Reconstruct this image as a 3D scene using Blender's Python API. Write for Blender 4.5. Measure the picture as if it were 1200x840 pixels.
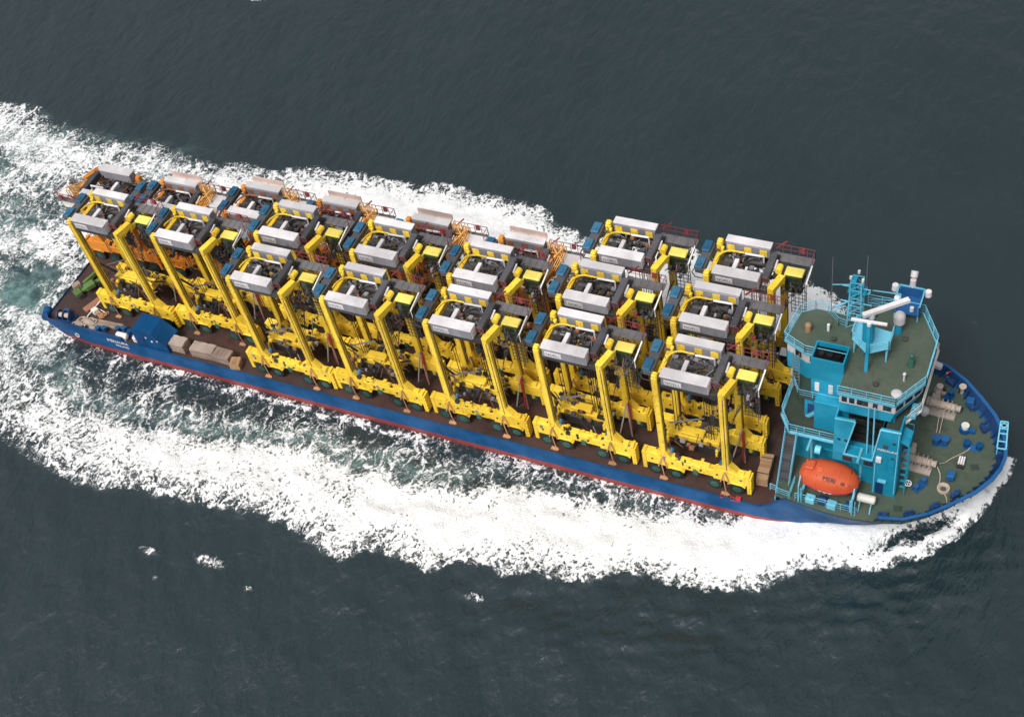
import bpy, math, random
import numpy as np
from mathutils import Vector, Matrix
random.seed(7)
for o in list(bpy.data.objects):
    bpy.data.objects.remove(o)
sc = bpy.context.scene
COL = sc.collection
PI = math.pi
# ------------------------------------------------------------------ camera, sky, sun, exposure
CAM = [1576.4185795713431, 107.1796183057711, -74.94633717777462, 109.25101095290239,
       2.1657371968546606, -0.864642583949536, -0.24642946684723674]
cam = bpy.data.cameras.new('camera'); camo = bpy.data.objects.new('camera', cam); COL.objects.link(camo)
cam.sensor_width = 36.0; cam.lens = 36.0 * CAM[0] / 1200.0
cam.clip_start = 1.0; cam.clip_end = 20000.0
_y, _p, _r = CAM[4:7]
fw = Vector((math.cos(_p) * math.cos(_y), math.cos(_p) * math.sin(_y), math.sin(_p)))
rt = fw.cross(Vector((0, 0, 1))).normalized(); up = rt.cross(fw)
rt2 = rt * math.cos(_r) + up * math.sin(_r); up2 = -rt * math.sin(_r) + up * math.cos(_r)
m = Matrix((rt2, up2, -fw)).transposed().to_4x4(); m.translation = Vector(CAM[1:4])
camo.matrix_world = m
sc.camera = camo

SUN_EL, SUN_AZ = math.radians(57), math.radians(-100)      # direction towards the sun: aft of the starboard beam
w = bpy.data.worlds.new('World'); sc.world = w; w.use_nodes = True
nt = w.node_tree; nt.nodes.clear()
sky = nt.nodes.new('ShaderNodeTexSky'); sky.sky_type = 'NISHITA'; sky.sun_disc = False
sky.sun_elevation = SUN_EL; sky.sun_rotation = math.radians(90) - SUN_AZ
sky.air_density = 1.0; sky.dust_density = 6.0; sky.ozone_density = 1.0
hs = nt.nodes.new('ShaderNodeHueSaturation'); hs.inputs['Saturation'].default_value = 0.30
bg = nt.nodes.new('ShaderNodeBackground'); bg.inputs['Strength'].default_value = 0.10
wo = nt.nodes.new('ShaderNodeOutputWorld')
nt.links.new(sky.outputs[0], hs.inputs['Color']); nt.links.new(hs.outputs[0], bg.inputs[0]); nt.links.new(bg.outputs[0], wo.inputs[0])
sl = bpy.data.lights.new('sun', 'SUN'); sl.energy = 1.5; sl.angle = math.radians(14); sl.color = (1.0, 0.965, 0.92)
so = bpy.data.objects.new('sun', sl); COL.objects.link(so)
sd = Vector((math.cos(SUN_EL) * math.cos(SUN_AZ), math.cos(SUN_EL) * math.sin(SUN_AZ), math.sin(SUN_EL)))
so.rotation_euler = sd.to_track_quat('Z', 'Y').to_euler()
vs = sc.view_settings; vs.view_transform = 'Standard'; vs.look = 'None'; vs.gamma = 1.0; vs.exposure = 0.33

# ------------------------------------------------------------------ materials
def nodes_of(name):
    mt = bpy.data.materials.new(name); mt.use_nodes = True
    t = mt.node_tree; t.nodes.clear()
    out = t.nodes.new('ShaderNodeOutputMaterial'); b = t.nodes.new('ShaderNodeBsdfPrincipled')
    t.links.new(b.outputs[0], out.inputs[0])
    return mt, t, b
def nd(t, typ, **kw):
    n = t.nodes.new(typ)
    for k, v in kw.items():
        if k in n.inputs: n.inputs[k].default_value = v
        else: setattr(n, k, v)
    return n
def noise(t, vec, scale, detail=4.0, rough=0.55, dist=0.0):
    n = nd(t, 'ShaderNodeTexNoise', Scale=scale, Detail=detail, Roughness=rough, Distortion=dist)
    if vec is not None: t.links.new(vec, n.inputs['Vector'])
    return n.outputs['Fac']
def mathn(t, op, a, b=None, c=None, clamp=False):
    n = t.nodes.new('ShaderNodeMath'); n.operation = op; n.use_clamp = clamp
    for i, v in enumerate((a, b, c)):
        if v is None: continue
        if isinstance(v, (int, float)): n.inputs[i].default_value = v
        else: t.links.new(v, n.inputs[i])
    return n.outputs[0]
def sstep(t, v, lo, hi, o0=0.0, o1=1.0):
    n = t.nodes.new('ShaderNodeMapRange'); n.interpolation_type = 'SMOOTHSTEP'
    for k, q in zip(('From Min', 'From Max', 'To Min', 'To Max'), (lo, hi, o0, o1)):
        if isinstance(q, (int, float)): n.inputs[k].default_value = q
        else: t.links.new(q, n.inputs[k])
    t.links.new(v, n.inputs['Value']); return n.outputs['Result']
def mixc(t, f, a, b):
    n = t.nodes.new('ShaderNodeMix'); n.data_type = 'RGBA'
    for i, v in ((0, f), (6, a), (7, b)):
        if isinstance(v, (int, float)): n.inputs[i].default_value = v
        elif isinstance(v, tuple): n.inputs[i].default_value = (*v, 1.0)
        else: t.links.new(v, n.inputs[i])
    return n.outputs[2]
def paint(name, col, rough=0.45, wear=0.25, dirt=(0.10, 0.075, 0.05), scale=1.3, metal=0.0, bump=0.15, fade=0.2, spec=0.4, spots=0.0):
    """painted steel: uneven fading, grime in patches and runs"""
    mt, t, b = nodes_of(name)
    g = t.nodes.new('ShaderNodeNewGeometry'); oi = t.nodes.new('ShaderNodeObjectInfo')
    tc = t.nodes.new('ShaderNodeTexCoord')
    mp = nd(t, 'ShaderNodeVectorMath', operation='ADD'); t.links.new(g.outputs['Position'], mp.inputs[0])
    v = mp.outputs[0]
    n1 = noise(t, v, scale, 6.0, 0.65)
    st = nd(t, 'ShaderNodeMapping'); st.inputs['Scale'].default_value = (3.2, 3.2, 0.5); t.links.new(v, st.inputs['Vector'])
    n2 = noise(t, st.outputs[0], 1.6, 5.0, 0.7)
    n3 = mathn(t, 'ADD', mathn(t, 'MULTIPLY', noise(t, v, 0.35, 2.0), 0.7), mathn(t, 'MULTIPLY', oi.outputs['Random'], 0.3))
    lite = tuple(min(1.0, c * (1 + fade) + 0.02) for c in col); dark = tuple(c * (1 - fade) for c in col)
    c0 = mixc(t, sstep(t, n3, 0.3, 0.7), dark, lite)
    f = mathn(t, 'MULTIPLY', sstep(t, mathn(t, 'ADD', n1, mathn(t, 'MULTIPLY', n2, 0.6)), 0.84, 1.12), wear)
    c1 = mixc(t, f, c0, dirt)
    if spots:                                                 # small oily and rusty marks
        n4 = noise(t, v, 3.4, 3.0, 0.75)
        c1 = mixc(t, mathn(t, 'MULTIPLY', sstep(t, n4, 0.60, 0.69), spots), c1, tuple(q * 0.35 for q in dirt))
    t.links.new(c1, b.inputs['Base Color'])
    b.inputs['Metallic'].default_value = metal; b.inputs['Specular IOR Level'].default_value = spec
    t.links.new(sstep(t, n1, 0.2, 0.8, max(0.05, rough - 0.12), min(1, rough + 0.2)), b.inputs['Roughness'])
    bp = nd(t, 'ShaderNodeBump', Strength=bump, Distance=0.03); t.links.new(noise(t, v, 9.0, 3.0), bp.inputs['Height'])
    t.links.new(bp.outputs[0], b.inputs['Normal'])
    return mt
M = {}
M['yellow'] = paint('yellow_paint', (0.89, 0.585, 0.040), 0.5, 0.58, (0.20, 0.105, 0.03), fade=0.16, spots=0.75)
M['cabyellow'] = paint('cab_yellow', (0.80, 0.66, 0.13), 0.45, 0.3)
M['orange'] = paint('orange_paint', (0.70, 0.25, 0.02), 0.5, 0.5, (0.14, 0.06, 0.03), spots=0.7)
M['railorange'] = paint('rail_orange', (0.70, 0.36, 0.09), 0.5, 0.25)
M['white'] = paint('white_paint', (0.64, 0.615, 0.625), 0.5, 0.42, (0.33, 0.28, 0.25))
M['cream'] = paint('cream_paint', (0.70, 0.68, 0.62), 0.5, 0.3)
M['pink'] = paint('faded_plate', (0.55, 0.44, 0.40), 0.6, 0.35)
M['grey'] = paint('grey_paint', (0.13, 0.125, 0.13), 0.6, 0.5, (0.05, 0.03, 0.03), spots=0.7)
M['housegrey'] = paint('house_grey', (0.23, 0.23, 0.26), 0.5, 0.5, spots=0.4)
M['midgrey'] = paint('mid_grey', (0.065, 0.065, 0.075), 0.5, 0.5, (0.10, 0.08, 0.07), spots=0.4)
M['dark'] = paint('dark_machinery', (0.030, 0.028, 0.028), 0.55, 0.4, (0.12, 0.07, 0.04))
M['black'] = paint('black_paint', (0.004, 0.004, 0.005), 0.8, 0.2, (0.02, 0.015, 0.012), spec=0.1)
M['rubber'] = paint('tyre_rubber', (0.018, 0.018, 0.018), 0.8, 0.4, (0.07, 0.06, 0.05))
M['green'] = paint('hub_green', (0.02, 0.10, 0.075), 0.45, 0.3)
M['coolblue'] = paint('cooler_blue', (0.02, 0.115, 0.21), 0.45, 0.4)
M['red'] = paint('red_paint', (0.38, 0.03, 0.03), 0.5, 0.3)
M['maroon'] = paint('rail_maroon', (0.22, 0.035, 0.04), 0.5, 0.2)
M['rust'] = paint('rusty_steel', (0.26, 0.11, 0.06), 0.75, 0.5)
M['wood'] = paint('weathered_timber', (0.26, 0.195, 0.16), 0.85, 0.8, (0.14, 0.10, 0.08), 3.0, bump=0.4)
M['canvas'] = paint('pale_canvas', (0.33, 0.27, 0.235), 0.9, 0.8, (0.2, 0.14, 0.1), 2.0)
M['crate'] = paint('crate_timber', (0.33, 0.195, 0.105), 0.8, 0.6, (0.15, 0.08, 0.04), 3.0, bump=0.4)
M['lime'] = paint('green_machine', (0.085, 0.17, 0.04), 0.5, 0.35)
M['rope'] = paint('mooring_rope', (0.45, 0.37, 0.30), 0.9, 0.5, (0.15, 0.1, 0.08), 4.0)
M['hullblue'] = paint('hull_blue', (0.001, 0.072, 0.215), 0.55, 0.65, (0.035, 0.045, 0.07), 0.5, spec=0.15, spots=0.25)
M['deepblue'] = paint('deep_blue', (0.002, 0.038, 0.14), 0.5, 0.25, (0.02, 0.05, 0.12))
M['boot'] = paint('boot_topping', (0.28, 0.035, 0.03), 0.5, 0.45, (0.12, 0.05, 0.04))
M['cyan'] = paint('superstructure_blue', (0.006, 0.285, 0.45), 0.5, 0.55, (0.03, 0.16, 0.22), spec=0.3, spots=0.25)
M['paleblue'] = paint('pale_blue', (0.14, 0.47, 0.62), 0.45, 0.25, (0.05, 0.18, 0.25))
M['lifeorange'] = paint('lifeboat_orange', (0.62, 0.10, 0.030), 0.5, 0.7, (0.40, 0.07, 0.04), 2.2)
M['winch'] = paint('winch_grey', (0.36, 0.31, 0.27), 0.6, 0.6, (0.22, 0.12, 0.07), 3.0)
M['lash'] = paint('lashing_gear', (0.45, 0.24, 0.12), 0.6, 0.5)
def glass_mat(name, col):
    mt, t, b = nodes_of(name); b.inputs['Base Color'].default_value = (*col, 1); b.inputs['Roughness'].default_value = 0.08
    g = t.nodes.new('ShaderNodeNewGeometry')
    t.links.new(mixc(t, noise(t, g.outputs['Position'], 0.8), col, tuple(c * 2.5 for c in col)), b.inputs['Base Color'])
    return mt
M['glass'] = glass_mat('dark_glass', (0.010, 0.014, 0.016))
M['greenglass'] = glass_mat('cab_glass', (0.012, 0.022, 0.012))
def deck_mat(name, base, alt, worn, s=0.5, line=None, stain=(0.05, 0.03, 0.025)):
    mt, t, b = nodes_of(name)
    g = t.nodes.new('ShaderNodeNewGeometry'); v = g.outputs['Position']
    n1 = noise(t, v, s, 8.0, 0.68); n2 = noise(t, v, s * 5, 6.0, 0.7); n3 = noise(t, v, s * 0.3, 3.0)
    c = mixc(t, sstep(t, n3, 0.35, 0.65), base, alt)
    c = mixc(t, mathn(t, 'MULTIPLY', sstep(t, n1, 0.5, 0.68), 0.7), c, stain)
    c = mixc(t, mathn(t, 'MULTIPLY', sstep(t, n2, 0.55, 0.72), 0.5), c, worn)
    t.links.new(c, b.inputs['Base Color'])
    t.links.new(sstep(t, n1, 0.3, 0.7, 0.35, 0.85), b.inputs['Roughness'])
    bp = nd(t, 'ShaderNodeBump', Strength=0.25, Distance=0.02); t.links.new(n2, bp.inputs['Height']); t.links.new(bp.outputs[0], b.inputs['Normal'])
    return mt
M['cargodeck'] = deck_mat('cargo_deck_brown', (0.070, 0.032, 0.027), (0.042, 0.023, 0.021), (0.13, 0.075, 0.065))
M['greendeck'] = deck_mat('green_deck', (0.055, 0.084, 0.058), (0.078, 0.100, 0.072), (0.15, 0.16, 0.135), 0.7, stain=(0.05, 0.06, 0.035))

M['walkgreen'] = deck_mat('walkway_green', (0.030, 0.052, 0.036), (0.035, 0.050, 0.038), (0.08, 0.10, 0.08), 0.7)

# ------------------------------------------------------------------ mesh builder
class MB:
    def __init__(s): s.v = []; s.f = []; s.m = []; s.sm = []
    def add(s, vs, fs, mi=0, smooth=False):
        n = len(s.v); s.v += [tuple(q) for q in vs]
        for f in fs: s.f.append([n + i for i in f]); s.m.append(mi); s.sm.append(smooth)
    def box(s, x0, x1, y0, y1, z0, z1, mi=0):
        vs = [(x, y, z) for x in (x0, x1) for y in (y0, y1) for z in (z0, z1)]
        s.add(vs, [(0, 1, 3, 2), (4, 6, 7, 5), (0, 4, 5, 1), (2, 3, 7, 6), (0, 2, 6, 4), (1, 5, 7, 3)], mi); return s
    def cbox(s, x0, x1, y0, y1, z0, z1, b=0.06, mi=0):
        """box with chamfered edges"""
        n = len(s.v); idx = {}
        C = ((x0, x1), (y0, y1), (z0, z1))
        for i in (0, 1):
            for j in (0, 1):
                for k in (0, 1):
                    base = [C[0][i], C[1][j], C[2][k]]; sg = [1 - 2 * i, 1 - 2 * j, 1 - 2 * k]
                    for a in range(3):
                        p = [base[q] + (0 if q == a else sg[q] * b) for q in range(3)]
                        idx[(i, j, k, a)] = len(s.v); s.v.append(tuple(p))
        def face(*ks): s.f.append([idx[k] for k in ks]); s.m.append(mi); s.sm.append(False)
        for a in range(3):
            o = [q for q in range(3) if q != a]
            for e in (0, 1):
                q = []
                for (u, v2) in ((0, 0), (1, 0), (1, 1), (0, 1)):
                    key = [0, 0, 0]; key[a] = e; key[o[0]] = u; key[o[1]] = v2; q.append((*key, a))
                face(*q)
            for u in (0, 1):
                for v2 in (0, 1):
                    k0 = [0, 0, 0]; k0[o[0]] = u; k0[o[1]] = v2; k1 = list(k0); k1[a] = 1
                    face((*k0, o[0]), (*k1, o[0]), (*k1, o[1]), (*k0, o[1]))
        for i in (0, 1):
            for j in (0, 1):
                for k in (0, 1): face((i, j, k, 0), (i, j, k, 1), (i, j, k, 2))
        return s
    def bar(s, p, q, wd, ht=None, mi=0):
        ht = ht or wd; p = Vector(p); q = Vector(q); d = (q - p).normalized()
        u = Vector((0, 0, 1)) if abs(d.z) < 0.95 else Vector((0, 1, 0))
        a = d.cross(u).normalized() * wd / 2; b = a.cross(d).normalized() * ht / 2
        vs = [p - a - b, p + a - b, p + a + b, p - a + b, q - a - b, q + a - b, q + a + b, q - a + b]
        s.add(vs, [(0, 1, 2, 3), (7, 6, 5, 4), (0, 4, 5, 1), (1, 5, 6, 2), (2, 6, 7, 3), (3, 7, 4, 0)], mi); return s
    def cyl(s, p, q, r, n=12, r2=None, mi=0, smooth=True, caps=True):
        p = Vector(p); q = Vector(q); d = (q - p).normalized(); r2 = r if r2 is None else r2
        u = Vector((0, 0, 1)) if abs(d.z) < 0.95 else Vector((1, 0, 0))
        a = d.cross(u).normalized(); b = d.cross(a)
        vs = []
        for (c, rr) in ((p, r), (q, r2)):
            for i in range(n):
                t = 2 * PI * i / n; vs.append(c + (a * math.cos(t) + b * math.sin(t)) * rr)
        s.add(vs, [(i, (i + 1) % n, n + (i + 1) % n, n + i) for i in range(n)], mi, smooth)
        if caps:
            s.add(vs[:n], [tuple(range(n - 1, -1, -1))], mi); s.add(vs[n:], [tuple(range(n))], mi)
        return s
    def path(s, pts, wd, mi=0, close=False):
        pts = list(pts) + ([pts[0]] if close else [])
        for a, b in zip(pts, pts[1:]): s.bar(a, b, wd, wd, mi)
        return s
    def prism(s, poly, z0, z1, mi=0, topmi=None):
        n = len(poly)
        vs = [(x, y, z0) for x, y in poly] + [(x, y, z1) for x, y in poly]
        s.add(vs, [(i, (i + 1) % n, n + (i + 1) % n, n + i) for i in range(n)], mi)
        s.add(vs[n:], [tuple(range(n))], mi if topmi is None else topmi); s.add(vs[:n], [tuple(range(n - 1, -1, -1))], mi); return s
    def yprism(s, poly, y0, y1, mi=0):
        n = len(poly)
        vs = [(x, y0, z) for x, z in poly] + [(x, y1, z) for x, z in poly]
        s.add(vs, [(i, (i + 1) % n, n + (i + 1) % n, n + i) for i in range(n)], mi)
        s.add(vs[n:], [tuple(range(n))], mi); s.add(vs[:n], [tuple(range(n - 1, -1, -1))], mi); return s
    def xprism(s, poly, x0, x1, mi=0):
        n = len(poly)
        vs = [(x0, y, z) for y, z in poly] + [(x1, y, z) for y, z in poly]
        s.add(vs, [(i, (i + 1) % n, n + (i + 1) % n, n + i) for i in range(n)], mi)
        s.add(vs[n:], [tuple(range(n))], mi); s.add(vs[:n], [tuple(range(n - 1, -1, -1))], mi); return s
    def ball(s, c, rx, ry=None, rz=None, nu=14, nv=8, mi=0, z0=-1.0):
        ry = ry or rx; rz = rz or rx
        vs = []; fs = []
        for j in range(nv + 1):
            ph = math.asin(z0) + (PI / 2 - math.asin(z0)) * j / nv
            for i in range(nu):
                t = 2 * PI * i / nu
                vs.append((c[0] + rx * math.cos(ph) * math.cos(t), c[1] + ry * math.cos(ph) * math.sin(t), c[2] + rz * math.sin(ph)))
        for j in range(nv):
            for i in range(nu): fs.append((j * nu + i, j * nu + (i + 1) % nu, (j + 1) * nu + (i + 1) % nu, (j + 1) * nu + i))
        s.add(vs, fs, mi, True); return s
    def torus(s, c, R, r, n=16, k=6, axis='z', mi=0):
        vs = []; fs = []
        for i in range(n):
            t = 2 * PI * i / n
            for j in range(k):
                a = 2 * PI * j / k; rr = R + r * math.cos(a); h = r * math.sin(a)
                q = (rr * math.cos(t), rr * math.sin(t), h)
                if axis == 'y': q = (q[0], q[2], q[1])
                if axis == 'x': q = (q[2], q[0], q[1])
                vs.append((c[0] + q[0], c[1] + q[1], c[2] + q[2]))
        for i in range(n):
            for j in range(k): fs.append((i * k + j, ((i + 1) % n) * k + j, ((i + 1) % n) * k + (j + 1) % k, i * k + (j + 1) % k))
        s.add(vs, fs, mi, True); return s
    def mesh(s, name, mats):
        me = bpy.data.meshes.new(name); me.from_pydata(s.v, [], s.f)
        for q in (mats if isinstance(mats, (list, tuple)) else [mats]): me.materials.append(M[q])
        me.polygons.foreach_set('material_index', s.m); me.polygons.foreach_set('use_smooth', s.sm)
        import bmesh
        bm = bmesh.new(); bm.from_mesh(me); bmesh.ops.recalc_face_normals(bm, faces=bm.faces); bm.to_mesh(me); bm.free()
        me.update(); return me
    def build(s, name, mats, parent=None, loc=None, rotz=0.0, label=None):
        o = bpy.data.objects.new(name, s.mesh(name, mats)); COL.objects.link(o)
        if parent is not None: o.parent = parent
        if loc is not None: o.location = loc
        if rotz: o.rotation_euler = (0, 0, rotz)
        if label: o['label'] = label
        return o
KIDS = {}
def tag(o, label, cat, group=None):
    o['label'] = label; o['category'] = cat
    if group: o['group'] = group
    return o
def empty(name, loc, label, cat, group=None, rotz=0.0):
    o = bpy.data.objects.new(name, None); COL.objects.link(o); o.empty_display_size = 0.5
    o.location = loc; o.rotation_euler = (0, 0, rotz)
    return tag(o, label, cat, group)
def place_mesh(name, me, parent, loc=(0, 0, 0), rot=(0, 0, 0)):
    o = bpy.data.objects.new(name, me); COL.objects.link(o); o.parent = parent; o.location = loc; o.rotation_euler = rot; return o
def copy_tree(o, parent=None):
    c = o.copy(); COL.objects.link(c)
    if parent is not None: c.parent = parent
    for ch in [q for q in ALLOBJ.get(o.name, [])]: copy_tree(ch, c)
    return c
ALLOBJ = {}
def index_children():
    ALLOBJ.clear()
    for o in bpy.data.objects:
        if o.parent: ALLOBJ.setdefault(o.parent.name, []).append(o)
def text_mesh(name, body, size, mat, depth=0.012):
    cu = bpy.data.curves.new(name, 'FONT'); cu.body = body; cu.size = size; cu.extrude = depth
    cu.align_x = 'LEFT'; cu.resolution_u = 3
    t = bpy.data.objects.new(name, cu); COL.objects.link(t)
    bpy.context.view_layer.update()
    me = bpy.data.meshes.new_from_object(t.evaluated_get(bpy.context.evaluated_depsgraph_get()))
    bpy.data.objects.remove(t); me.materials.clear(); me.materials.append(M[mat]); me.name = name
    return me
def rail(b, pts, z, h=1.05, wd=0.04, post=1.3, bars=3, close=False, mi=0):
    """tube railing along a polyline at deck height z"""
    pts = [Vector((p[0], p[1], p[2] if len(p) > 2 else z)) for p in pts]
    if close: pts.append(pts[0])
    for a, c in zip(pts, pts[1:]):
        L = (c - a).length; n = max(1, round(L / post))
        for i in range(n + 1):
            q = a.lerp(c, i / n); b.bar(q, q + Vector((0, 0, h)), wd, wd, mi)
        for k in range(bars):
            dz = Vector((0, 0, h * (k + 1) / bars)); b.bar(a + dz, c + dz, wd * (1.0 if k == bars - 1 else 0.6), None, mi)

# ------------------------------------------------------------------ numpy value noise for the sea
def vnoise(x, y, seed=0):
    r = np.random.RandomState(seed); T = r.rand(256, 256)
    xi = np.floor(x).astype(int); yi = np.floor(y).astype(int); fx = x - xi; fy = y - yi
    fx = fx * fx * (3 - 2 * fx); fy = fy * fy * (3 - 2 * fy)
    a = T[xi % 256, yi % 256]; b = T[(xi + 1) % 256, yi % 256]; c = T[xi % 256, (yi + 1) % 256]; d = T[(xi + 1) % 256, (yi + 1) % 256]
    return (a * (1 - fx) + b * fx) * (1 - fy) + (c * (1 - fx) + d * fx) * fy - 0.5
def fbm(x, y, seed=0, octv=4, gain=0.5):
    s = 0; a = 1.0
    for i in range(octv): s = s + a * vnoise(x * 2 ** i, y * 2 ** i, seed + i); a *= gain
    return s
def ss(x, a, b):
    t = np.clip((x - a) / (b - a), 0, 1); return t * t * (3 - 2 * t)

SEA_Z = -1.2
DECK = 1.5
FDECK = 4.4
# ------------------------------------------------------------------ sea
def build_sea():
    def axis(lo, hi, step):
        core = list(np.arange(lo, hi + 1e-6, step)); g = step; a = [lo]; b = [hi]
        while a[-1] > lo - 6000: g *= 1.35; a.append(a[-1] - g)
        g = step
        while b[-1] < hi + 6000: g *= 1.35; b.append(b[-1] + g)
        return np.array(a[::-1][:-1] + core + b[1:])
    xs = axis(-62, 116, 0.4); ys = axis(-56, 80, 0.4)
    X, Y = np.meshgrid(xs, ys, indexing='ij')
    # edges of the white water, in metres from the stern and from the keel line
    ox = np.array([-60, 2.8, 7.3, 12.9, 19, 23.6, 29.4, 34, 39, 43.7, 47.8, 51.5, 56.8, 59.5, 64.3, 67.8, 72.2, 75.7, 80.8, 85.1, 88.0, 89.6, 91.9, 95.7, 97.6, 101.5, 103.3, 104.9, 105.9])
    oy = np.array([20, 23.1, 24.1, 25.3, 25.8, 24.3, 24.8, 23.8, 23.4, 24.5, 24.7, 22.5, 23.7, 21.5, 21.9, 19.8, 19.8, 17.7, 17.8, 16.3, 16.0, 14.2, 12.2, 11.3, 9.9, 6.9, 4.4, 1.0, -2.5])
    ix = np.array([-60, -12, 0, 9.8, 21.7, 31, 42, 52, 61, 64.3, 70, 75, 78.3, 82.8, 84, 106])
    iy = np.array([0, 5, 12.0, 16.2, 16.0, 14.0, 13.6, 13.4, 11.8, 11.2, 11.2, 10.6, 10.0, 8.9, 7.0, -6])
    px_ = np.array([-60, -36, -27, -20, -14, -7, 0, 13, 26, 33, 40, 45.6, 52, 55.6, 60, 68, 81, 90, 97, 102, 105.5, 106.5])
    py_ = np.array([29, 27, 26, 24.7, 23.6, 24, 23.4, 24, 25.5, 25.7, 26.2, 26, 24.3, 23, 22.5, 23, 22.5, 17.5, 12.5, 9, 4, 0])
    yo = np.interp(X, ox, oy) + 1.6 * fbm(X / 5.0, Y / 9.0, 3, 4) + 0.7 * fbm(X / 1.3, Y / 1.3, 8, 3)
    yi = np.interp(X, ix, iy) + 1.8 * fbm(X / 3.2, Y / 9.0, 13, 3)
    yp = np.interp(X, px_, py_) + 1.5 * fbm(X / 4.0, Y / 8.0, 23, 4) + 0.7 * fbm(X / 1.2, Y / 1.2, 28, 3)
    S = -Y                                                   # distance out to starboard
    fade_bow = 1 - ss(X, 105.3, 106.6)
    # starboard band
    u_in = S - yi; u_out = yo - S
    inn = ss(u_in, -1.2, 3.2); out = ss(u_out, 0.0, 4.5)
    band = np.minimum(inn, 0.42 + 0.58 * out) * (u_out > -0.6) * ss(u_out, -0.6, 0.5)
    rag = ss(X, 8, 26)                                       # the band breaks up towards the stern
    band = band * (0.52 + 0.20 * rag + 0.28 * ss(X, 40, 80)) * (1.0 + 0.40 * fbm(X / 3.5, Y / 3.0, 41, 4))
    solid = ss(X, 58, 80) * ss(u_in, 0.3, 2.0) * ss(u_out, 0.6, 2.6)
    fl = fbm((X * .97 - Y * .25) / 7.0, (Y * .97 + X * .25) / 1.1, 143, 4)
    band = np.maximum(band, solid * np.clip(0.90 + 0.55 * fl, 0.45, 1.0)); band = np.maximum(band, ss(X, 92, 97) * ss(u_out, 0.2, 1.6) * ss(u_in, 0, .8) * 0.95)
    # slack water between band and hull: veins only
    gap = (1 - inn) * (S > 0) * ss(X, -14, -2) * (1 - ss(X, 83, 88))
    gapd = gap * (0.17 + 0.10 * fbm(X / 2.0, Y / 5.0, 51, 3) + 0.10 * ss(u_in, -4, -0.5))
    hullstreak = np.exp(-((S - 9.6) / 0.7) ** 2) * ss(X, 2, 20) * (1 - ss(X, 84, 90)) * (0.30 + 0.5 * fbm(X / 2.5, Y / 0.6, 57, 3))
    # dark hollow beside the bow
    hol = np.exp(-(((X - 99.3) / 3.3) ** 4 + ((S - 6.0 + 0.85 * (X - 99.3) + 0.9 * fbm(X / 1.2, Y / .8, 45, 3)) / 1.45) ** 2))
    band = band * (1 - 0.85 * np.clip(hol * 1.25, 0, 1))
    D = np.maximum(np.maximum(band, gapd), hullstreak) * (S > -1 - 4 * (X > 100))
    A = np.clip(gap * ss(u_in, -3.6, 0.2) * 0.75 * (1 - 0.6 * ss(X, 50, 66)), 0, 1) + 0.28 * band * (1 - 0.8 * ss(X, 20, 60))
    # port band
    po = yp - Y
    pb = np.where(X > 60, ss(po, 0.0, 2.5), ss(po, 0.0, 5.0)) * 0.68 + ss(po, -0.5, 0.5) * 0.30
    pb = pb * (Y > 3) * (0.66 + 0.34 * ss(X, 0, 30)) * (1 + 0.4 * fbm(X / 3.5, Y / 3.0, 61, 4) * (1 - 0.5 * ss(X, 30, 60)))
    pin = 1 - 0.5 * (1 - ss(X, -5, 22)) * ss(po, 5.5, 9)
    pb = pb * pin
    D = np.where(Y > 4, np.maximum(D, pb), D)
    A = np.where(Y > 4, np.maximum(A, pb * (0.75 - 0.7 * ss(X, 5, 35))), A)
    # churned wake behind the stern
    st = (1 - ss(X, -3, 6)) * ss(S, -26, -20) * (1 - ss(S, 16, 20))
    sw = fbm(X / 7 + 0.5 * fbm(X / 5, Y / 5, 77), Y / 2.6 + 1.2 * fbm(X / 9, Y / 6, 71), 73, 5)
    D = np.where(st > 0.01, np.maximum(D * 0.8, st * np.clip(0.30 + 0.78 * sw, 0, 1)), D)
    A = np.maximum(A, st * np.clip(0.62 + 0.8 * fbm(X / 8, Y / 5, 79, 3), 0.1, 1))
    D *= fade_bow; A *= fade_bow
    # a few small whitecaps on the open water
    for (cx, cy, r) in ((28.2, -30.5, 1.0), (35.0, -29.5, 1.5), (40.5, -31, .6), (62.5, -24.7, .9), (-9, 55, 1.3), (30.5, -33, .5)):
        D = np.maximum(D, 0.36 * np.exp(-(((X - cx) / (1.4 * r)) ** 2 + ((Y - cy) / (0.5 * r)) ** 2)))
    D = np.clip(D, 0, 1); A = np.clip(A, 0, 1)
    far = np.exp(-(np.maximum(0, np.maximum(np.abs(X - 27) - 110, np.abs(Y - 12) - 85)) / 60.0))
    H = (0.34 * fbm(X / 9 + Y / 30, Y / 13, 91, 4) + 0.20 * fbm((X * .8 + Y * .6) / 2.6, (Y * .8 - X * .6) / 5.5, 95, 3)) * far
    H = H * (1 - 0.4 * D) * (0.35 + 0.65 * ss(np.abs(Y), 9.5, 13.0) + 0.65 * (1 - ss(X, -2, 1)) * (1 - ss(np.abs(Y), 9.5, 13.0)))
    lump = fbm(X / 1.6, Y / 1.6, 101, 4)
    H = H + D * (0.16 + 0.55 * lump * (1 - 0.6 * ss(X, 60, 85))) * (D > 0.2) + 0.35 * np.exp(-((u_out - 3) / 3.0) ** 2) * (S > 6) * fade_bow * ss(X, -10, 20)
    H = H + 0.9 * ss(X, 82, 96) * np.clip(D, 0, 1) * ss(u_out, 0, 3) * (S > 0) * fade_bow
    # ripples thrown off ahead of the bow wave
    dd = S - yo
    rip = np.sin((dd - 0.12 * X) * 2.6 + 3.0 * fbm(X / 6, Y / 6, 111, 2)) * np.exp(-((dd - 4) / 5.5) ** 2) * ss(X, 48, 82) * (1 - ss(X, 108, 116))
    ch = np.clip(fbm((X * .93 + Y * .37) / 1.9, (Y * .93 - X * .37) / 0.8, 131, 3), -.5, .6)
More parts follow.
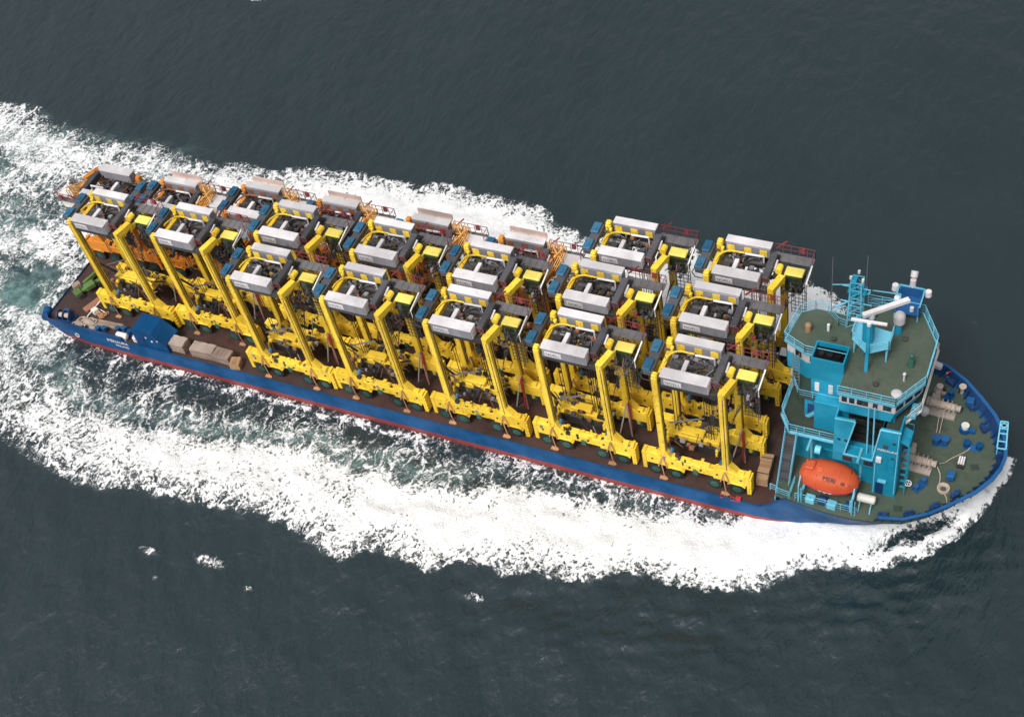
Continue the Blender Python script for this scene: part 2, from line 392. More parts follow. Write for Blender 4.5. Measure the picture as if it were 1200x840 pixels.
    H = H + 0.26 * ch * np.exp(-((dd - 5) / 6.5) ** 2) * ss(X, 35, 75) * (dd > -1) * ss(X, -20, 118)
    H = H + 0.025 * rip + 0.03 * np.sin(dd * 1.1 + 4 * fbm(X / 12, Y / 12, 117, 2)) * np.exp(-((dd - 5) / 6.0) ** 2) * ss(X, 30, 60)
    nx, ny = X.shape
    V = np.stack([X, Y, SEA_Z + H], -1).reshape(-1, 3)
    i = np.arange(nx * ny).reshape(nx, ny)
    F = np.stack([i[:-1, :-1], i[1:, :-1], i[1:, 1:], i[:-1, 1:]], -1).reshape(-1, 4)
    me = bpy.data.meshes.new('sea'); me.vertices.add(len(V)); me.vertices.foreach_set('co', V.ravel())
    me.loops.add(F.size); me.loops.foreach_set('vertex_index', F.ravel().astype(np.int32))
    me.polygons.add(len(F)); me.polygons.foreach_set('loop_start', np.arange(0, F.size, 4, dtype=np.int32))
    me.polygons.foreach_set('loop_total', np.full(len(F), 4, dtype=np.int32))
    me.update(calc_edges=True); me.validate()
    me.polygons.foreach_set('use_smooth', np.ones(len(me.polygons), dtype=bool))
    for nm, arr in (('foam', D), ('aerated', A)):
        at = me.attributes.new(nm, 'FLOAT', 'POINT'); at.data.foreach_set('value', arr.ravel().astype(np.float32))
    o = bpy.data.objects.new('sea', me); COL.objects.link(o); o['kind'] = 'structure'; o['label'] = 'dark grey green sea with white foaming wake around the ship'
    mt, t, b = nodes_of('sea_water'); me.materials.append(mt)
    g = t.nodes.new('ShaderNodeNewGeometry'); P = g.outputs['Position']
    fa = nd(t, 'ShaderNodeAttribute', attribute_name='foam').outputs['Fac']; aa = nd(t, 'ShaderNodeAttribute', attribute_name='aerated').outputs['Fac']
    # warp
    wn = nd(t, 'ShaderNodeTexNoise', Scale=0.30, Detail=5.0, Roughness=0.62); t.links.new(P, wn.inputs['Vector'])
    off = nd(t, 'ShaderNodeVectorMath', operation='SUBTRACT'); t.links.new(wn.outputs['Color'], off.inputs[0]); off.inputs[1].default_value = (0.5, 0.5, 0.5)
    sc_ = nd(t, 'ShaderNodeVectorMath', operation='SCALE'); t.links.new(off.outputs[0], sc_.inputs[0]); sc_.inputs['Scale'].default_value = 4.6
    ad = nd(t, 'ShaderNodeVectorMath', operation='ADD'); t.links.new(P, ad.inputs[0]); t.links.new(sc_.outputs[0], ad.inputs[1])
    wp = ad.outputs[0]
    def vor(scale, sx, sy):
        mp = nd(t, 'ShaderNodeMapping'); mp.inputs['Scale'].default_value = (sx, sy, 0.0); t.links.new(wp, mp.inputs['Vector'])
        v = nd(t, 'ShaderNodeTexVoronoi', Scale=scale, feature='DISTANCE_TO_EDGE', voronoi_dimensions='2D'); t.links.new(mp.outputs[0], v.inputs['Vector'])
        return v.outputs['Distance']
    v1 = vor(0.48, 1.0, 0.50); v2 = vor(1.5, 1.0, 0.85)
    n_big = noise(t, wp, 0.55, 6.0, 0.66); n_mid = noise(t, wp, 1.9, 6.0, 0.68); n_fine = noise(t, P, 5.5, 4.0, 0.65)
    vein1 = mathn(t, 'MULTIPLY', sstep(t, v1, mathn(t, 'MULTIPLY', n_mid, 0.05), mathn(t, 'ADD', 0.03, mathn(t, 'MULTIPLY', n_big, 0.17)), 1.0, 0.0), sstep(t, n_mid, 0.28, 0.46))
    mpv = nd(t, 'ShaderNodeMapping'); mpv.inputs['Scale'].default_value = (1.0, 0.42, 0.0); t.links.new(wp, mpv.inputs['Vector'])
    def ridge(scale, lo, hi, dist):
        r_ = mathn(t, 'ABSOLUTE', mathn(t, 'SUBTRACT', noise(t, mpv.outputs[0], scale, 3.0, 0.5, dist), 0.5))
        return sstep(t, r_, lo, hi, 1.0, 0.0)
    rdg = mathn(t, 'MAXIMUM', ridge(0.42, 0.0, 0.035, 0.9), mathn(t, 'MULTIPLY', ridge(0.95, 0.0, 0.05, 0.6), 0.8))
    vein1 = mathn(t, 'MAXIMUM', mathn(t, 'MULTIPLY', vein1, sstep(t, noise(t, P, 0.13, 2.0), 0.36, 0.54)), mathn(t, 'MULTIPLY', rdg, sstep(t, n_mid, 0.30, 0.50)))
    vein2 = sstep(t, v2, 0.0, 0.30, 1.0, 0.0)
    n_gr = noise(t, P, 3.0, 4.0, 0.7)
    grain = mathn(t, 'ADD', mathn(t, 'MULTIPLY', mathn(t, 'SUBTRACT', n_mid, 0.5), 1.3), mathn(t, 'MULTIPLY', mathn(t, 'SUBTRACT', n_gr, 0.5), 2.0))
    grain = mathn(t, 'MULTIPLY', grain, sstep(t, fa, 0.75, 1.0, 1.0, 0.55))
    base = mathn(t, 'ADD', mathn(t, 'MULTIPLY', fa, 1.25), grain)
    base = mathn(t, 'ADD', base, mathn(t, 'MULTIPLY', mathn(t, 'SUBTRACT', n_big, 0.5), 0.9))
    pres = sstep(t, fa, 0.06, 0.24)
    vv = mathn(t, 'MULTIPLY', pres, mathn(t, 'ADD', mathn(t, 'MULTIPLY', vein1, mathn(t, 'SUBTRACT', 0.60, mathn(t, 'MULTIPLY', sstep(t, fa, 0.3, 0.6), 0.46))), mathn(t, 'MULTIPLY', vein2, mathn(t, 'MULTIPLY', sstep(t, fa, 0.2, 0.6), 0.34))))
    tot = mathn(t, 'ADD', base, vv)
    foam = mathn(t, 'MULTIPLY', sstep(t, tot, mathn(t, 'SUBTRACT', 0.54, mathn(t, 'MULTIPLY', aa, 0.2)), mathn(t, 'ADD', 0.82, mathn(t, 'MULTIPLY', aa, 0.36))), pres)
    mist = mathn(t, 'MULTIPLY', sstep(t, tot, 0.25, 0.9), mathn(t, 'MULTIPLY', pres, 0.25))
    foam = mathn(t, 'MAXIMUM', foam, mist)
    # water body
    deep = mixc(t, sstep(t, noise(t, P, 0.06, 3.0), 0.3, 0.7), (0.0115, 0.0245, 0.0285), (0.0140, 0.0280, 0.0320))
    teal = mixc(t, sstep(t, n_big, 0.3, 0.7), (0.045, 0.115, 0.115), (0.20, 0.335, 0.32))
    aer = mathn(t, 'MULTIPLY', aa, sstep(t, mathn(t, 'ADD', n_big, mathn(t, 'MULTIPLY', aa, 0.25)), 0.35, 0.85))
    col = mixc(t, aer, deep, teal)
    fcol = mixc(t, n_fine, (0.86, 0.88, 0.89), (0.93, 0.93, 0.93))
    t.links.new(mixc(t, foam, col, fcol), b.inputs['Base Color'])
    t.links.new(sstep(t, foam, 0.0, 0.7, 0.12, 0.95), b.inputs['Roughness'])
    t.links.new(sstep(t, foam, 0.0, 0.6, 1.0, 0.05), b.inputs['Specular IOR Level'])
    b.inputs['IOR'].default_value = 1.46
    # ripples
    mp = nd(t, 'ShaderNodeMapping'); mp.inputs['Rotation'].default_value = (0, 0, math.radians(-52)); mp.inputs['Scale'].default_value = (1.0, 0.52, 1.0); t.links.new(P, mp.inputs['Vector'])
    r1 = noise(t, mp.outputs[0], 0.75, 5.0, 0.55, 0.5); r2 = noise(t, mp.outputs[0], 3.2, 4.0, 0.6, 0.4)
    rr = mathn(t, 'ADD', mathn(t, 'MULTIPLY', r1, 1.0), mathn(t, 'MULTIPLY', r2, 0.20))
    b1 = nd(t, 'ShaderNodeBump', Strength=0.62, Distance=0.50); t.links.new(rr, b1.inputs['Height'])
    b2 = nd(t, 'ShaderNodeBump', Strength=0.7, Distance=0.16); t.links.new(mathn(t, 'MULTIPLY', foam, mathn(t, 'ADD', n_mid, n_fine)), b2.inputs['Height'])
    t.links.new(b1.outputs[0], b2.inputs['Normal']); t.links.new(b2.outputs[0], b.inputs['Normal'])
    return o
build_sea()

# ------------------------------------------------------------------ ship
ship = empty('cargo_ship', (0, 0, 0), 'blue heavy deck cargo ship with turquoise superstructure at the bow', 'ship')
# stations: top edge (x, half width, z) | main deck level (x, y) at z 1.65 | waterline (x, y)
ST = [((0.0, 8.1, 1.75), (0.0, 8.1), (0.7, 7.2)), ((0.9, 8.9, 1.75), (0.9, 8.9), (1.6, 8.3)), ((6, 8.97, 1.7), (6, 8.97), (6, 8.8)),
      ((20, 8.97, 1.65), (20, 8.97), (20, 8.92)), ((50, 8.97, 1.65), (50, 8.97), (50, 8.92)), ((80, 8.97, 1.65), (80, 8.97), (80, 8.85)),
      ((85.6, 8.97, 1.65), (85.6, 8.97), (85, 8.72)), ((86.4, 9.02, 2.4), (86.2, 8.97), (85.6, 8.65)), ((88, 9.2, 4.35), (87.8, 8.95), (87.2, 8.45)),
      ((90, 9.45, 4.4), (89.8, 8.9), (89, 8.1)), ((92, 9.6, 4.4), (91.6, 8.8), (90.6, 7.5)), ((94, 9.55, 4.4), (93.4, 8.5), (92.2, 6.6)),
      ((95.9, 9.3, 4.4), (95.0, 8.05), (93.6, 5.6)), ((96.4, 9.42, 5.5), (95.4, 7.9), (94, 5.3)), ((98.4, 8.95, 5.5), (97.2, 7.1), (95.6, 4.2)),
      ((100.4, 7.7, 5.5), (99.0, 5.8), (97.3, 3.1)), ((102.2, 6.0, 5.5), (100.7, 4.2), (98.8, 2.1)), ((103.7, 4.4, 5.5), (102.0, 2.7), (99.9, 1.25)),
      ((104.75, 2.7, 5.5), (102.8, 1.4), (100.6, 0.6)), ((105.25, 1.3, 5.5), (103.2, 0.6), (100.9, 0.25)), ((105.4, 0.0, 5.5), (103.3, 0.0), (101.0, 0.0))]
def hull():
    b = MB(); rows = []
    for top, mn, wl in ST:
        row = [(top[0], top[1], top[2])]
        if top[2] > 2.0: row.append((mn[0] * .45 + top[0] * .55, mn[1] * .45 + top[1] * .55, 1.65 * .45 + top[2] * .55))
        else: row.append((top[0], top[1], top[2] - 0.02))
        row.append((mn[0], mn[1], 1.6))
        k = (1.6 + 0.42) / (1.6 + 1.1)
        row.append((mn[0] * (1 - k) + wl[0] * k, mn[1] * (1 - k) + wl[1] * k, -0.42))
        row.append((wl[0], wl[1], -1.1)); row.append((wl[0] - 0.6 * (wl[0] > 95), wl[1] * 0.96, -3.0))
        rows.append(row)
    for sg in (-1, 1):
        for r0, r1 in zip(rows, rows[1:]):
            for k in range(5):
                q = [(p[0], sg * p[1], p[2]) for p in (r0[k], r1[k], r1[k + 1], r0[k + 1])]
                b.add(q, [(0, 1, 2, 3)], 1 if k >= 3 else 0, True)
    r = rows[0]
    for k in range(5):
        q = [(r[k][0], r[k][1], r[k][2]), (r[k][0], -r[k][1], r[k][2]), (r[k + 1][0], -r[k + 1][1], r[k + 1][2]), (r[k + 1][0], r[k + 1][1], r[k + 1][2])]
        b.add(q, [(0, 1, 2, 3)], 1 if k >= 3 else 0)
    return b.build('hull', ['hullblue', 'boot'], ship)
hull()
side = [(t[0][0], t[0][1]) for t in ST]
# cargo deck
main = [(0.05, 8.05), (0.95, 8.82), (6, 8.88), (85.6, 8.88), (87.0, 8.8)]
poly = [(x, -y) for x, y in main] + [(x, y) for x, y in main[::-1]]
MB().prism(poly, DECK - 0.25, DECK).build('cargo_deck', 'cargodeck', ship)
# low edge bar round the cargo deck
b = MB()
for sg in (-1, 1):
    pts = [(0.9, sg * 8.86), (6, sg * 8.92), (85.6, sg * 8.92)]
    for a, c in zip(pts, pts[1:]): b.bar((*a, 1.585), (*c, 1.585), 0.12, 0.19)
b.build('deck_edge_bar', 'hullblue', ship)
# stern quarter bulwark
b = MB()
b.prism([(0.0, -8.15), (0.85, -8.93), (11.5, -8.99), (11.5, -8.84), (0.92, -8.78), (0.12, -8.06)], 1.3, 2.25)
b.build('stern_bulwark', 'hullblue', ship)
b = MB()
b.prism([(-0.06, -8.16), (0.82, -9.0), (11.6, -9.05), (11.6, -8.78), (0.95, -8.72), (0.16, -8.02)], 2.253, 2.31)
b.build('bulwark_cap', 'deepblue', ship)
# forecastle deck
fpts = [(86.9, 8.9), (88, 9.12), (90, 9.38), (92, 9.52), (94, 9.47), (95.9, 9.2), (98.2, 8.6), (100.1, 7.35), (101.8, 5.7), (103.15, 3.9), (104.1, 2.1), (104.7, 0)]
poly = [(x, -y) for x, y in fpts] + [(x, y) for x, y in fpts[-2::-1]]
MB().prism(poly, FDECK - 0.3, FDECK).build('forecastle_deck', 'greendeck', ship)
b = MB(); b.box(86.86, 87.0, -8.85, 8.85, DECK, FDECK - 0.31)
b.build('break_bulkhead', 'cyan', ship)
# rising side plate where the cargo deck meets the forecastle
for sg in (-1, 1):
    b = MB(); b.add([(85.2, sg * 8.82, 1.6), (88.2, sg * 9.0, 1.6), (88.2, sg * 9.08, 4.38), (87.9, sg * 9.06, 4.3), (86.3, sg * 8.9, 2.4), (85.2, sg * 8.82, 1.68)], [(0, 1, 2, 3, 4, 5)])
    b.bar((85.6, sg * 8.9, 1.72), (87.95, sg * 9.12, 4.42), 0.2, 0.08)
    b.build('wing_plate', 'deepblue', ship)
# bow bulwark: inner skin, cap, frames
bw = [(t[0][0], t[0][1]) for t in ST if t[0][2] > 5]
inner = []
for i, (x, y) in enumerate(bw):
    inner.append((x - 0.10 - 0.12 * max(0, (x - 98) / 7), max(0.0, y - 0.12)))
b = MB()
for sg in (-1, 1):
    for i in range(len(bw) - 1):
        p, q = inner[i], inner[i + 1]
        f0 = 0.55
        pl = (p[0] - 0.35, max(0, p[1] - 0.28)); ql = (q[0] - 0.35, max(0, q[1] - 0.28))
        b.add([(p[0], sg * p[1], 5.5), (q[0], sg * q[1], 5.5), (ql[0], sg * ql[1], FDECK - 0.1), (pl[0], sg * pl[1], FDECK - 0.1)], [(0, 1, 2, 3)], 0, True)
    b.add([(bw[0][0], sg * bw[0][1], 5.5), (inner[0][0] - .05, sg * inner[0][1], 5.5), (inner[0][0] - .4, sg * (inner[0][1] - .28), FDECK), (95.9, sg * 9.25, FDECK)], [(0, 1, 2, 3)])
b.build('bulwark', 'deepblue', ship)
b = MB()
for sg in (-1, 1):
    for i in range(len(bw) - 1):
        p, q = bw[i], bw[i + 1]; a, c = inner[i], inner[i + 1]
        z0, z1 = 5.5, 5.60
        vs = [(p[0] + .08, sg * (p[1] + .08 * (p[1] > 0)), z0), (q[0] + .08, sg * (q[1] + .08 * (q[1] > 0)), z0), (c[0], sg * c[1], z0), (a[0], sg * a[1], z0)]
        vs += [(x, y, z1) for x, y, z in vs]
        b.add(vs, [(4, 5, 6, 7), (0, 1, 5, 4), (2, 3, 7, 6), (0, 3, 7, 4), (1, 2, 6, 5), (0, 1, 2, 3)])
b.build('bulwark_cap', 'hullblue', ship)
# bulwark frames, one by one
cum = [0]
for p, q in zip(inner, inner[1:]): cum.append(cum[-1] + math.dist(p, q))
fr = MB().yprism([(-0.75, FDECK), (-0.02, FDECK), (-0.02, 5.44), (-0.16, 5.44)], -0.03, 0.03).mesh('bulwark_frame', 'deepblue')
for sg in (-1, 1):
    s = 0.4
    while s < cum[-1] - 0.4:
        i = max(k for k in range(len(cum)) if cum[k] <= s); f = (s - cum[i]) / (cum[i + 1] - cum[i])
        p, q = inner[i], inner[i + 1]; x = p[0] + (q[0] - p[0]) * f; y = p[1] + (q[1] - p[1]) * f
        dx, dy = q[0] - p[0], q[1] - p[1]; L = math.hypot(dx, dy); n = (-dy / L, dx / L)          # outward
        o = bpy.data.objects.new('bulwark_frame', fr); COL.objects.link(o); o.parent = ship
        o.location = (x - 0.06, sg * y, 0); o.rotation_euler = (0, 0, math.atan2(sg * abs(n[1]), abs(n[0])))
        s += 0.85

# --------------------------------------------------------------- superstructure
# lower house
b = MB()
b.cbox(89.2, 96.2, -4.4, 4.4, FDECK, 13.45, 0.05)
b.box(87.6, 89.2, -4.2, 4.4, FDECK, 9.45)
dh = b.build('deckhouse', 'cyan', ship)
# boat-deck level walkway
wk = [(86.1, 4.6), (86.1, -3.7), (87.25, -5.4), (91.35, -5.4), (91.35, -3.0), (90.9, -3.0), (90.9, 4.6)]
MB().prism(wk, 9.46, 9.6).build('walkway_deck', 'walkgreen', ship)
b = MB(); b.path([(x, y, 9.5) for x, y in wk[:4]], 0.22); b.build('walkway_edge', 'paleblue', ship)
b = MB(); rail(b, [(x, y) for x, y in wk[:4]], 9.6, 1.05, 0.055); b.build('walkway_railing', 'paleblue', ship)
# upper aft house
b = MB(); b.cbox(88.05, 90.6, -3.3, 3.6, 9.6, 12.55, 0.04)
uh = b.build('aft_house', 'cyan', ship)
b = MB(); b.bar((88.2, -3.42, 9.7), (90.3, -3.42, 12.2), 0.14, 0.10); b.bar((88.6, -3.42, 9.7), (90.5, -3.42, 11.95), 0.14, 0.10)
for k in range(9): b.box(88.35 + k * 0.22, 88.65 + k * 0.22, -3.7, -3.35, 9.95 + k * 0.26, 9.99 + k * 0.26)
b.build('side_stair', 'paleblue', ship)
MB().prism([(86.4, 3.6), (86.4, -1.6), (87.6, -3.7), (91.4, -3.7), (91.4, 3.6)], 12.56, 12.7).build('funnel_deck', 'walkgreen', ship)
b = MB(); rail(b, [(86.4, -1.6), (87.6, -3.65), (91.35, -3.65)], 12.7, 0.95, 0.05); b.build('funnel_deck_railing', 'paleblue', ship)
b = MB()
for dx in (0, 0.55): b.bar((86.9 + dx, -2.9, 12.7), (86.6 + dx, -1.8, 16.3), 0.07)
for k in range(11): b.bar((86.87 - k * .027, -2.83 + k * .1, 13.0 + k * .3), (87.45 - k * .027, -2.83 + k * .1, 13.0 + k * .3), 0.05)
b.build('ladder', 'grey', ship)
# starboard side walls with the slanting recess between them
b = MB(); b.yprism([(91.4, 9.35), (92.35, 9.35), (93.2, 14.3), (91.5, 14.2)], -6.2, -5.95); b.box(91.4, 91.55, -5.95, -4.42, 9.35, 14.0); b.build('side_wall', 'cyan', ship)
b = MB(); b.yprism([(95.0, FDECK), (97.08, FDECK), (97.08, 14.12), (95.38, 14.02), (94.86, 9.3), (95.0, 8.15)], -6.2, -5.95); b.box(96.9, 97.08, -5.95, -4.6, FDECK, 13.0); b.bar((96.99, -6.2, 14.12), (96.99, -4.3, 14.12), .12); b.box(96.93, 97.05, -5.95, -4.3, 13.0, 14.08); b.yprism([(94.86, 9.3), (95.1, 9.3), (95.62, 13.0), (95.38, 13.0)], -5.95, -4.42)
sw_ = b.build('side_wall', 'cyan', ship)
b = MB(); b.box(91.4, 94.98, -6.2, -4.42, 8.15, 9.3); b.build('side_wall', 'cyan', ship)
b = MB(); b.bar((94.85, -6.24, 9.3), (95.38, -6.24, 14.05), 0.13); b.bar((92.38, -6.24, 9.34), (93.22, -6.24, 14.3), 0.13)
b.bar((92.38, -6.24, 9.35), (94.85, -6.24, 9.32), 0.12); b.bar((91.5, -6.24, 14.23), (93.2, -6.24, 14.33), 0.10); b.bar((95.38, -6.24, 14.05), (97.1, -6.24, 14.15), 0.12)
b.build('wall_edge_trim', 'paleblue', ship)
# shade of the recess painted in: black panel and slats on its back wall
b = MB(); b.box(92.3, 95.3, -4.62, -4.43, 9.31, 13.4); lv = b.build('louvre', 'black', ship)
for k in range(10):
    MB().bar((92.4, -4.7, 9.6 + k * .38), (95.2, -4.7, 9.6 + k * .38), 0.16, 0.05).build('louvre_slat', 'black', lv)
for x in (92.7, 94.55):
    f = MB().box(x - .42, x + .42, -6.23, -6.2, 8.35, 9.0).build('window', 'glass', ship)
# fittings on the big wall
MB().box(95.2, 95.65, -6.45, -6.2, 9.5, 10.1).build('wall_box', 'white', ship)
MB().box(95.7, 96.1, -6.32, -6.2, 11.6, 12.0).build('wall_vent', 'midgrey', ship)
b = MB()
for k in range(6): b.bar((96.15, -6.27, 8.3 + k * .3), (96.75, -6.27, 8.3 + k * .3), 0.05)
for x in (96.15, 96.75): b.bar((x, -6.27, 8.2), (x, -6.27, 10.2), 0.05)
b.build('wall_ladder', 'cyan', ship)
MB().box(95.5, 96.2, -6.5, -6.2, 6.6, 6.75).build('light_shelf', 'paleblue', ship)
MB().cbox(95.3, 96.0, -6.24, -6.2, FDECK + 0.05, 6.2, 0.01).build('door', 'deepblue', ship)
MB().cbox(88.35, 88.95, -3.36, -3.3, 9.65, 11.5, 0.02).build('door', 'deepblue', ship)
for x in (91.9, 92.5): MB().cyl((x, -6.23, 11.3), (x, -6.2, 11.3), .17, 12).build('porthole', 'glass', ship)
for z_ in (8.2, 10.4): MB().cyl((96.6, -6.23, z_ + 2.0), (96.6, -6.2, z_ + 2.0), .15, 12).build('porthole', 'glass', ship)
for (x, z0, z1) in ((95.15, 4.5, 9.0), (96.95, 5.0, 13.8)): MB().bar((x, -6.25, z0), (x, -6.25, z1), .07).build('wall_pipe', 'paleblue', ship)
for (x, y) in ((92.3, 3.9), (94.2, -3.6), (89.6, .3), (95.4, 1.9)): MB().cbox(x - .22, x + .22, y - .18, y + .18, 16.53, 16.8, .04).build('roof_box', 'walkgreen', ship)
MB().path([(91.6, -4.4, 16.56), (94.0, -4.4, 16.56), (94.0, -2.5, 16.56)], .06).build('cable_tray', 'grey', ship)
t = text_mesh('meriaura_lettering', 'MERIAURA', 0.36, 'white')
o = place_mesh('lettering', t, sw_, (95.22, -6.215, 11.05), (PI / 2, 0, 0))
b = MB(); b.box(91.45, 95.0, -5.3, -4.42, FDECK, 8.14); b.build('boat_recess_wall', 'cyan', ship)
# wheelhouse
def off(poly, d):
    cx = sum(p[0] for p in poly) / len(poly); cy = sum(p[1] for p in poly) / len(poly)
    return [(x + d * (x - cx) / max(1e-6, math.hypot(x - cx, y - cy)), y + d * (y - cy) / max(1e-6, math.hypot(x - cx, y - cy))) for x, y in poly]
WH = [(91.5, -5.0), (96.2, -5.0), (97.85, -2.1), (97.85, 2.1), (96.2, 5.1), (91.5, 5.1)]
WHB = [(91.5, -4.95), (95.9, -4.95), (97.4, -2.05), (97.4, 2.05), (95.9, 5.05), (91.5, 5.05)]
AF = [(87.7, -1.5), (91.5, -1.5), (91.5, 3.2), (87.3, 3.2), (86.2, 2.5), (85.75, -0.6)]
b = MB(); n = len(WH)
vs = [(x, y, 13.7) for x, y in WHB] + [(x, y, 15.0) for x, y in WH]
b.add(vs, [(i, (i + 1) % n, n + (i + 1) % n, n + i) for i in range(n)]); b.add(vs[:n], [tuple(range(n))])
wh = b.build('wheelhouse', 'cyan', ship)
b = MB(); b.prism(WH, 15.003, 16.2); b.build('window_band', 'white', wh)
b = MB(); b.prism(AF, 12.75, 14.9); b.build('aft_wall', 'cyan', wh)
b = MB(); b.prism(AF, 14.903, 16.2); b.build('window_band', 'white', wh)
rf1 = off(WH, 0.28); rf2 = off(AF, 0.28)
rp = [(91.35, -5.25), rf1[1], rf1[2], rf1[3], rf1[4], (91.35, 5.35), (91.35, 3.4), rf2[3], rf2[4], rf2[5], rf2[0], (91.35, -1.75)]
b = MB(); b.prism(rp, 16.203, 16.5); b.build('roof_edge', 'paleblue', wh)
b = MB(); b.prism(off(rp, -0.16), 16.503, 16.53); b.build('roof_deck', 'greendeck', wh)
b = MB(); rail(b, rp[0:6], 16.5, 1.0, 0.05, 1.2, 3); rail(b, rp[6:12], 16.5, 1.0, 0.05, 1.2, 3)
b.build('roof_railing', 'paleblue', wh)
def win(p, q, z0, z1, d=0.025, name='window'):
    p = Vector((*p, 0)); q = Vector((*q, 0)); nrm = Vector((q.y - p.y, -(q.x - p.x), 0)).normalized()
    b = MB(); vs = []
    for s_ in (0.0, d):
        for (c, z) in ((p, z0), (q, z0), (q, z1), (p, z1)): vs.append((c.x + nrm.x * s_, c.y + nrm.y * s_, z))
    b.add(vs, [(0, 1, 2, 3), (4, 5, 6, 7), (0, 1, 5, 4), (1, 2, 6, 5), (2, 3, 7, 6), (3, 0, 4, 7)])
    return b.build(name, 'glass', wh)
for a, c in ((91.7, 92.15), (92.35, 92.8), (93.0, 93.95), (94.35, 94.75), (95.2, 95.9)): win((a, -5.0), (c, -5.0), 15.2, 16.0)
for a, c, k in ((WH[1], WH[2], 3), (WH[2], WH[3], 4), (WH[3], WH[4], 3)):
    for i in range(k):
        u0, u1 = (i + .12) / k, (i + .88) / k
        win((a[0] + (c[0] - a[0]) * u0, a[1] + (c[1] - a[1]) * u0), (a[0] + (c[0] - a[0]) * u1, a[1] + (c[1] - a[1]) * u1), 15.2, 16.0)
win((86.6, -1.16 + .12), (87.2, -1.28 - .02), 15.1, 15.9)
win((88.0, -1.5), (88.5, -1.5), 15.1, 15.9)
# side pole and inclined ladder forward of the wall
b = MB()
for x in (94.25, 94.75): b.bar((x, -5.6, 8.6), (x - .1, -5.6, 16.0), 0.12)
b.build('vertical_pipes', 'paleblue', ship)
MB().prism([(95.4, -5.94), (96.9, -5.94), (97.05, -4.2), (97.95, -2.6), (97.95, 4.4), (96.6, 5.9), (91.5, 5.9), (91.5, 4.42), (96.22, 4.42), (96.22, -4.42), (95.4, -4.42)], 12.86, 13.0).build('front_walkway', 'walkgreen', ship)
b = MB(); b.path([(97.05, -4.2, 13.0), (97.97, -2.6, 13.0), (97.97, 4.4, 13.0), (96.6, 5.92, 13.0)], .16); rail(b, [(97.05, -4.2), (97.95, -2.6), (97.95, 4.4), (96.6, 5.9)], 13.0, .9, .045)
b.build('front_railing', 'cream', ship)
b = MB(); b.yprism([(97.09, 12.4), (97.8, 12.0), (97.8, 12.12), (97.09, 12.55)], -5.9, -4.2); b.build('front_platform', 'cyan', ship)
b = MB()
for y in (-5.8, -4.3): b.bar((97.75, y, 12.0), (97.75, y, FDECK), .06); b.bar((97.2, y, 13.2), (97.8, y, 13.2), .05); b.bar((97.8, y, 12.0), (97.8, y, 13.2), .05)
for k in range(8): b.bar((97.75, -5.8, 5.0 + k * .9), (97.75, -4.3, 5.0 + k * .9), .045)
for k in range(9): b.box(97.2, 97.7, -5.4 + .1 * k, -5.2 + .1 * k, 5.0 + k * .8, 5.05 + k * .8)
b.build('front_ladder_frame', 'cyan', ship)
b = MB(); b.bar((97.05, -4.25, 14.0), (97.25, -4.25, 14.1), .1); rail(b, [(97.3, -3.6), (97.9, -2.6)], 13.0, 1.2, .06, .4, 4); b.build('corner_frame', 'paleblue', ship)
# forward white panels on the front walkway
for y in (-3.4, -2.5): MB().cbox(97.2, 97.75, y - .28, y + .28, 13.02, 13.5, 0.05).build('front_panel', 'paleblue', ship)
# funnel
b = MB()
b.cbox(88.6, 91.35, -3.28, -1.62, 12.7, 15.2, 0.04)
fn = b.build('funnel', 'cyan', ship)
b = MB()
x0, x1, y0, y1 = 88.55, 91.4, -3.32, -1.3
b.box(x0, x1, y0, y0 + .12, 15.203, 18.0); b.box(x0, x1, y1 - .12, y1, 15.203, 18.0); b.box(x0, x0 + .12, y0 + .12, y1 - .12, 15.203, 18.0); b.box(x1 - .12, x1, y0 + .12, y1 - .12, 15.203, 18.0)
b.build('funnel_top', 'cyan', fn)
MB().box(x0 + .12, x1 - .12, y0 + .12, y1 - .12, 15.22, 17.45).build('funnel_cover', 'black', fn)
for k in range(3): MB().cyl((89.2 + k * .75, -2.3, 17.45), (89.2 + k * .75, -2.3, 17.7), 0.25, 12).build('exhaust_pipe', 'black', fn)
for x in (89.15, 90.35): MB().cbox(x - .2, x + .2, -3.36, -3.28, 13.6, 14.75, 0.02).build('funnel_vent', 'white', fn)
# mast on the port side of the wheelhouse roof
mast = empty('signal_mast', (0, 0, 0), 'turquoise lattice signal mast with platforms on the wheelhouse roof', 'mast')
b = MB()
def lattice(b, x, y, z0, z1, w0, w1, n, wd=0.09):
    for sx in (-1, 1):
        for sy in (-1, 1): b.bar((x + sx * w0, y + sy * w0, z0), (x + sx * w1, y + sy * w1, z1), wd * 1.3)
    for k in range(n):
        f0, f1 = k / n, (k + 1) / n; a0 = w0 + (w1 - w0) * f0; a1 = w0 + (w1 - w0) * f1; za = z0 + (z1 - z0) * f0; zb = z0 + (z1 - z0) * f1
        for (p, q) in (((-1, -1), (1, -1)), ((1, -1), (1, 1)), ((1, 1), (-1, 1)), ((-1, 1), (-1, -1))):
            b.bar((x + p[0] * a0, y + p[1] * a0, za), (x + q[0] * a1, y + q[1] * a1, zb), wd * .7); b.bar((x + p[0] * a1, y + p[1] * a1, zb), (x + q[0] * a1, y + q[1] * a1, zb), wd * .7)
lattice(b, 90.9, 2.6, 16.5, 22.2, 0.6, 0.45, 6)
b.build('lattice', 'paleblue', mast)
b = MB(); b.cbox(90.35, 90.9, 2.2, 2.9, 20.0, 22.4, 0.05); b.box(90.2, 91.7, 2.1, 3.1, 20.9, 21.0); b.build('mast_box', 'cyan', mast)
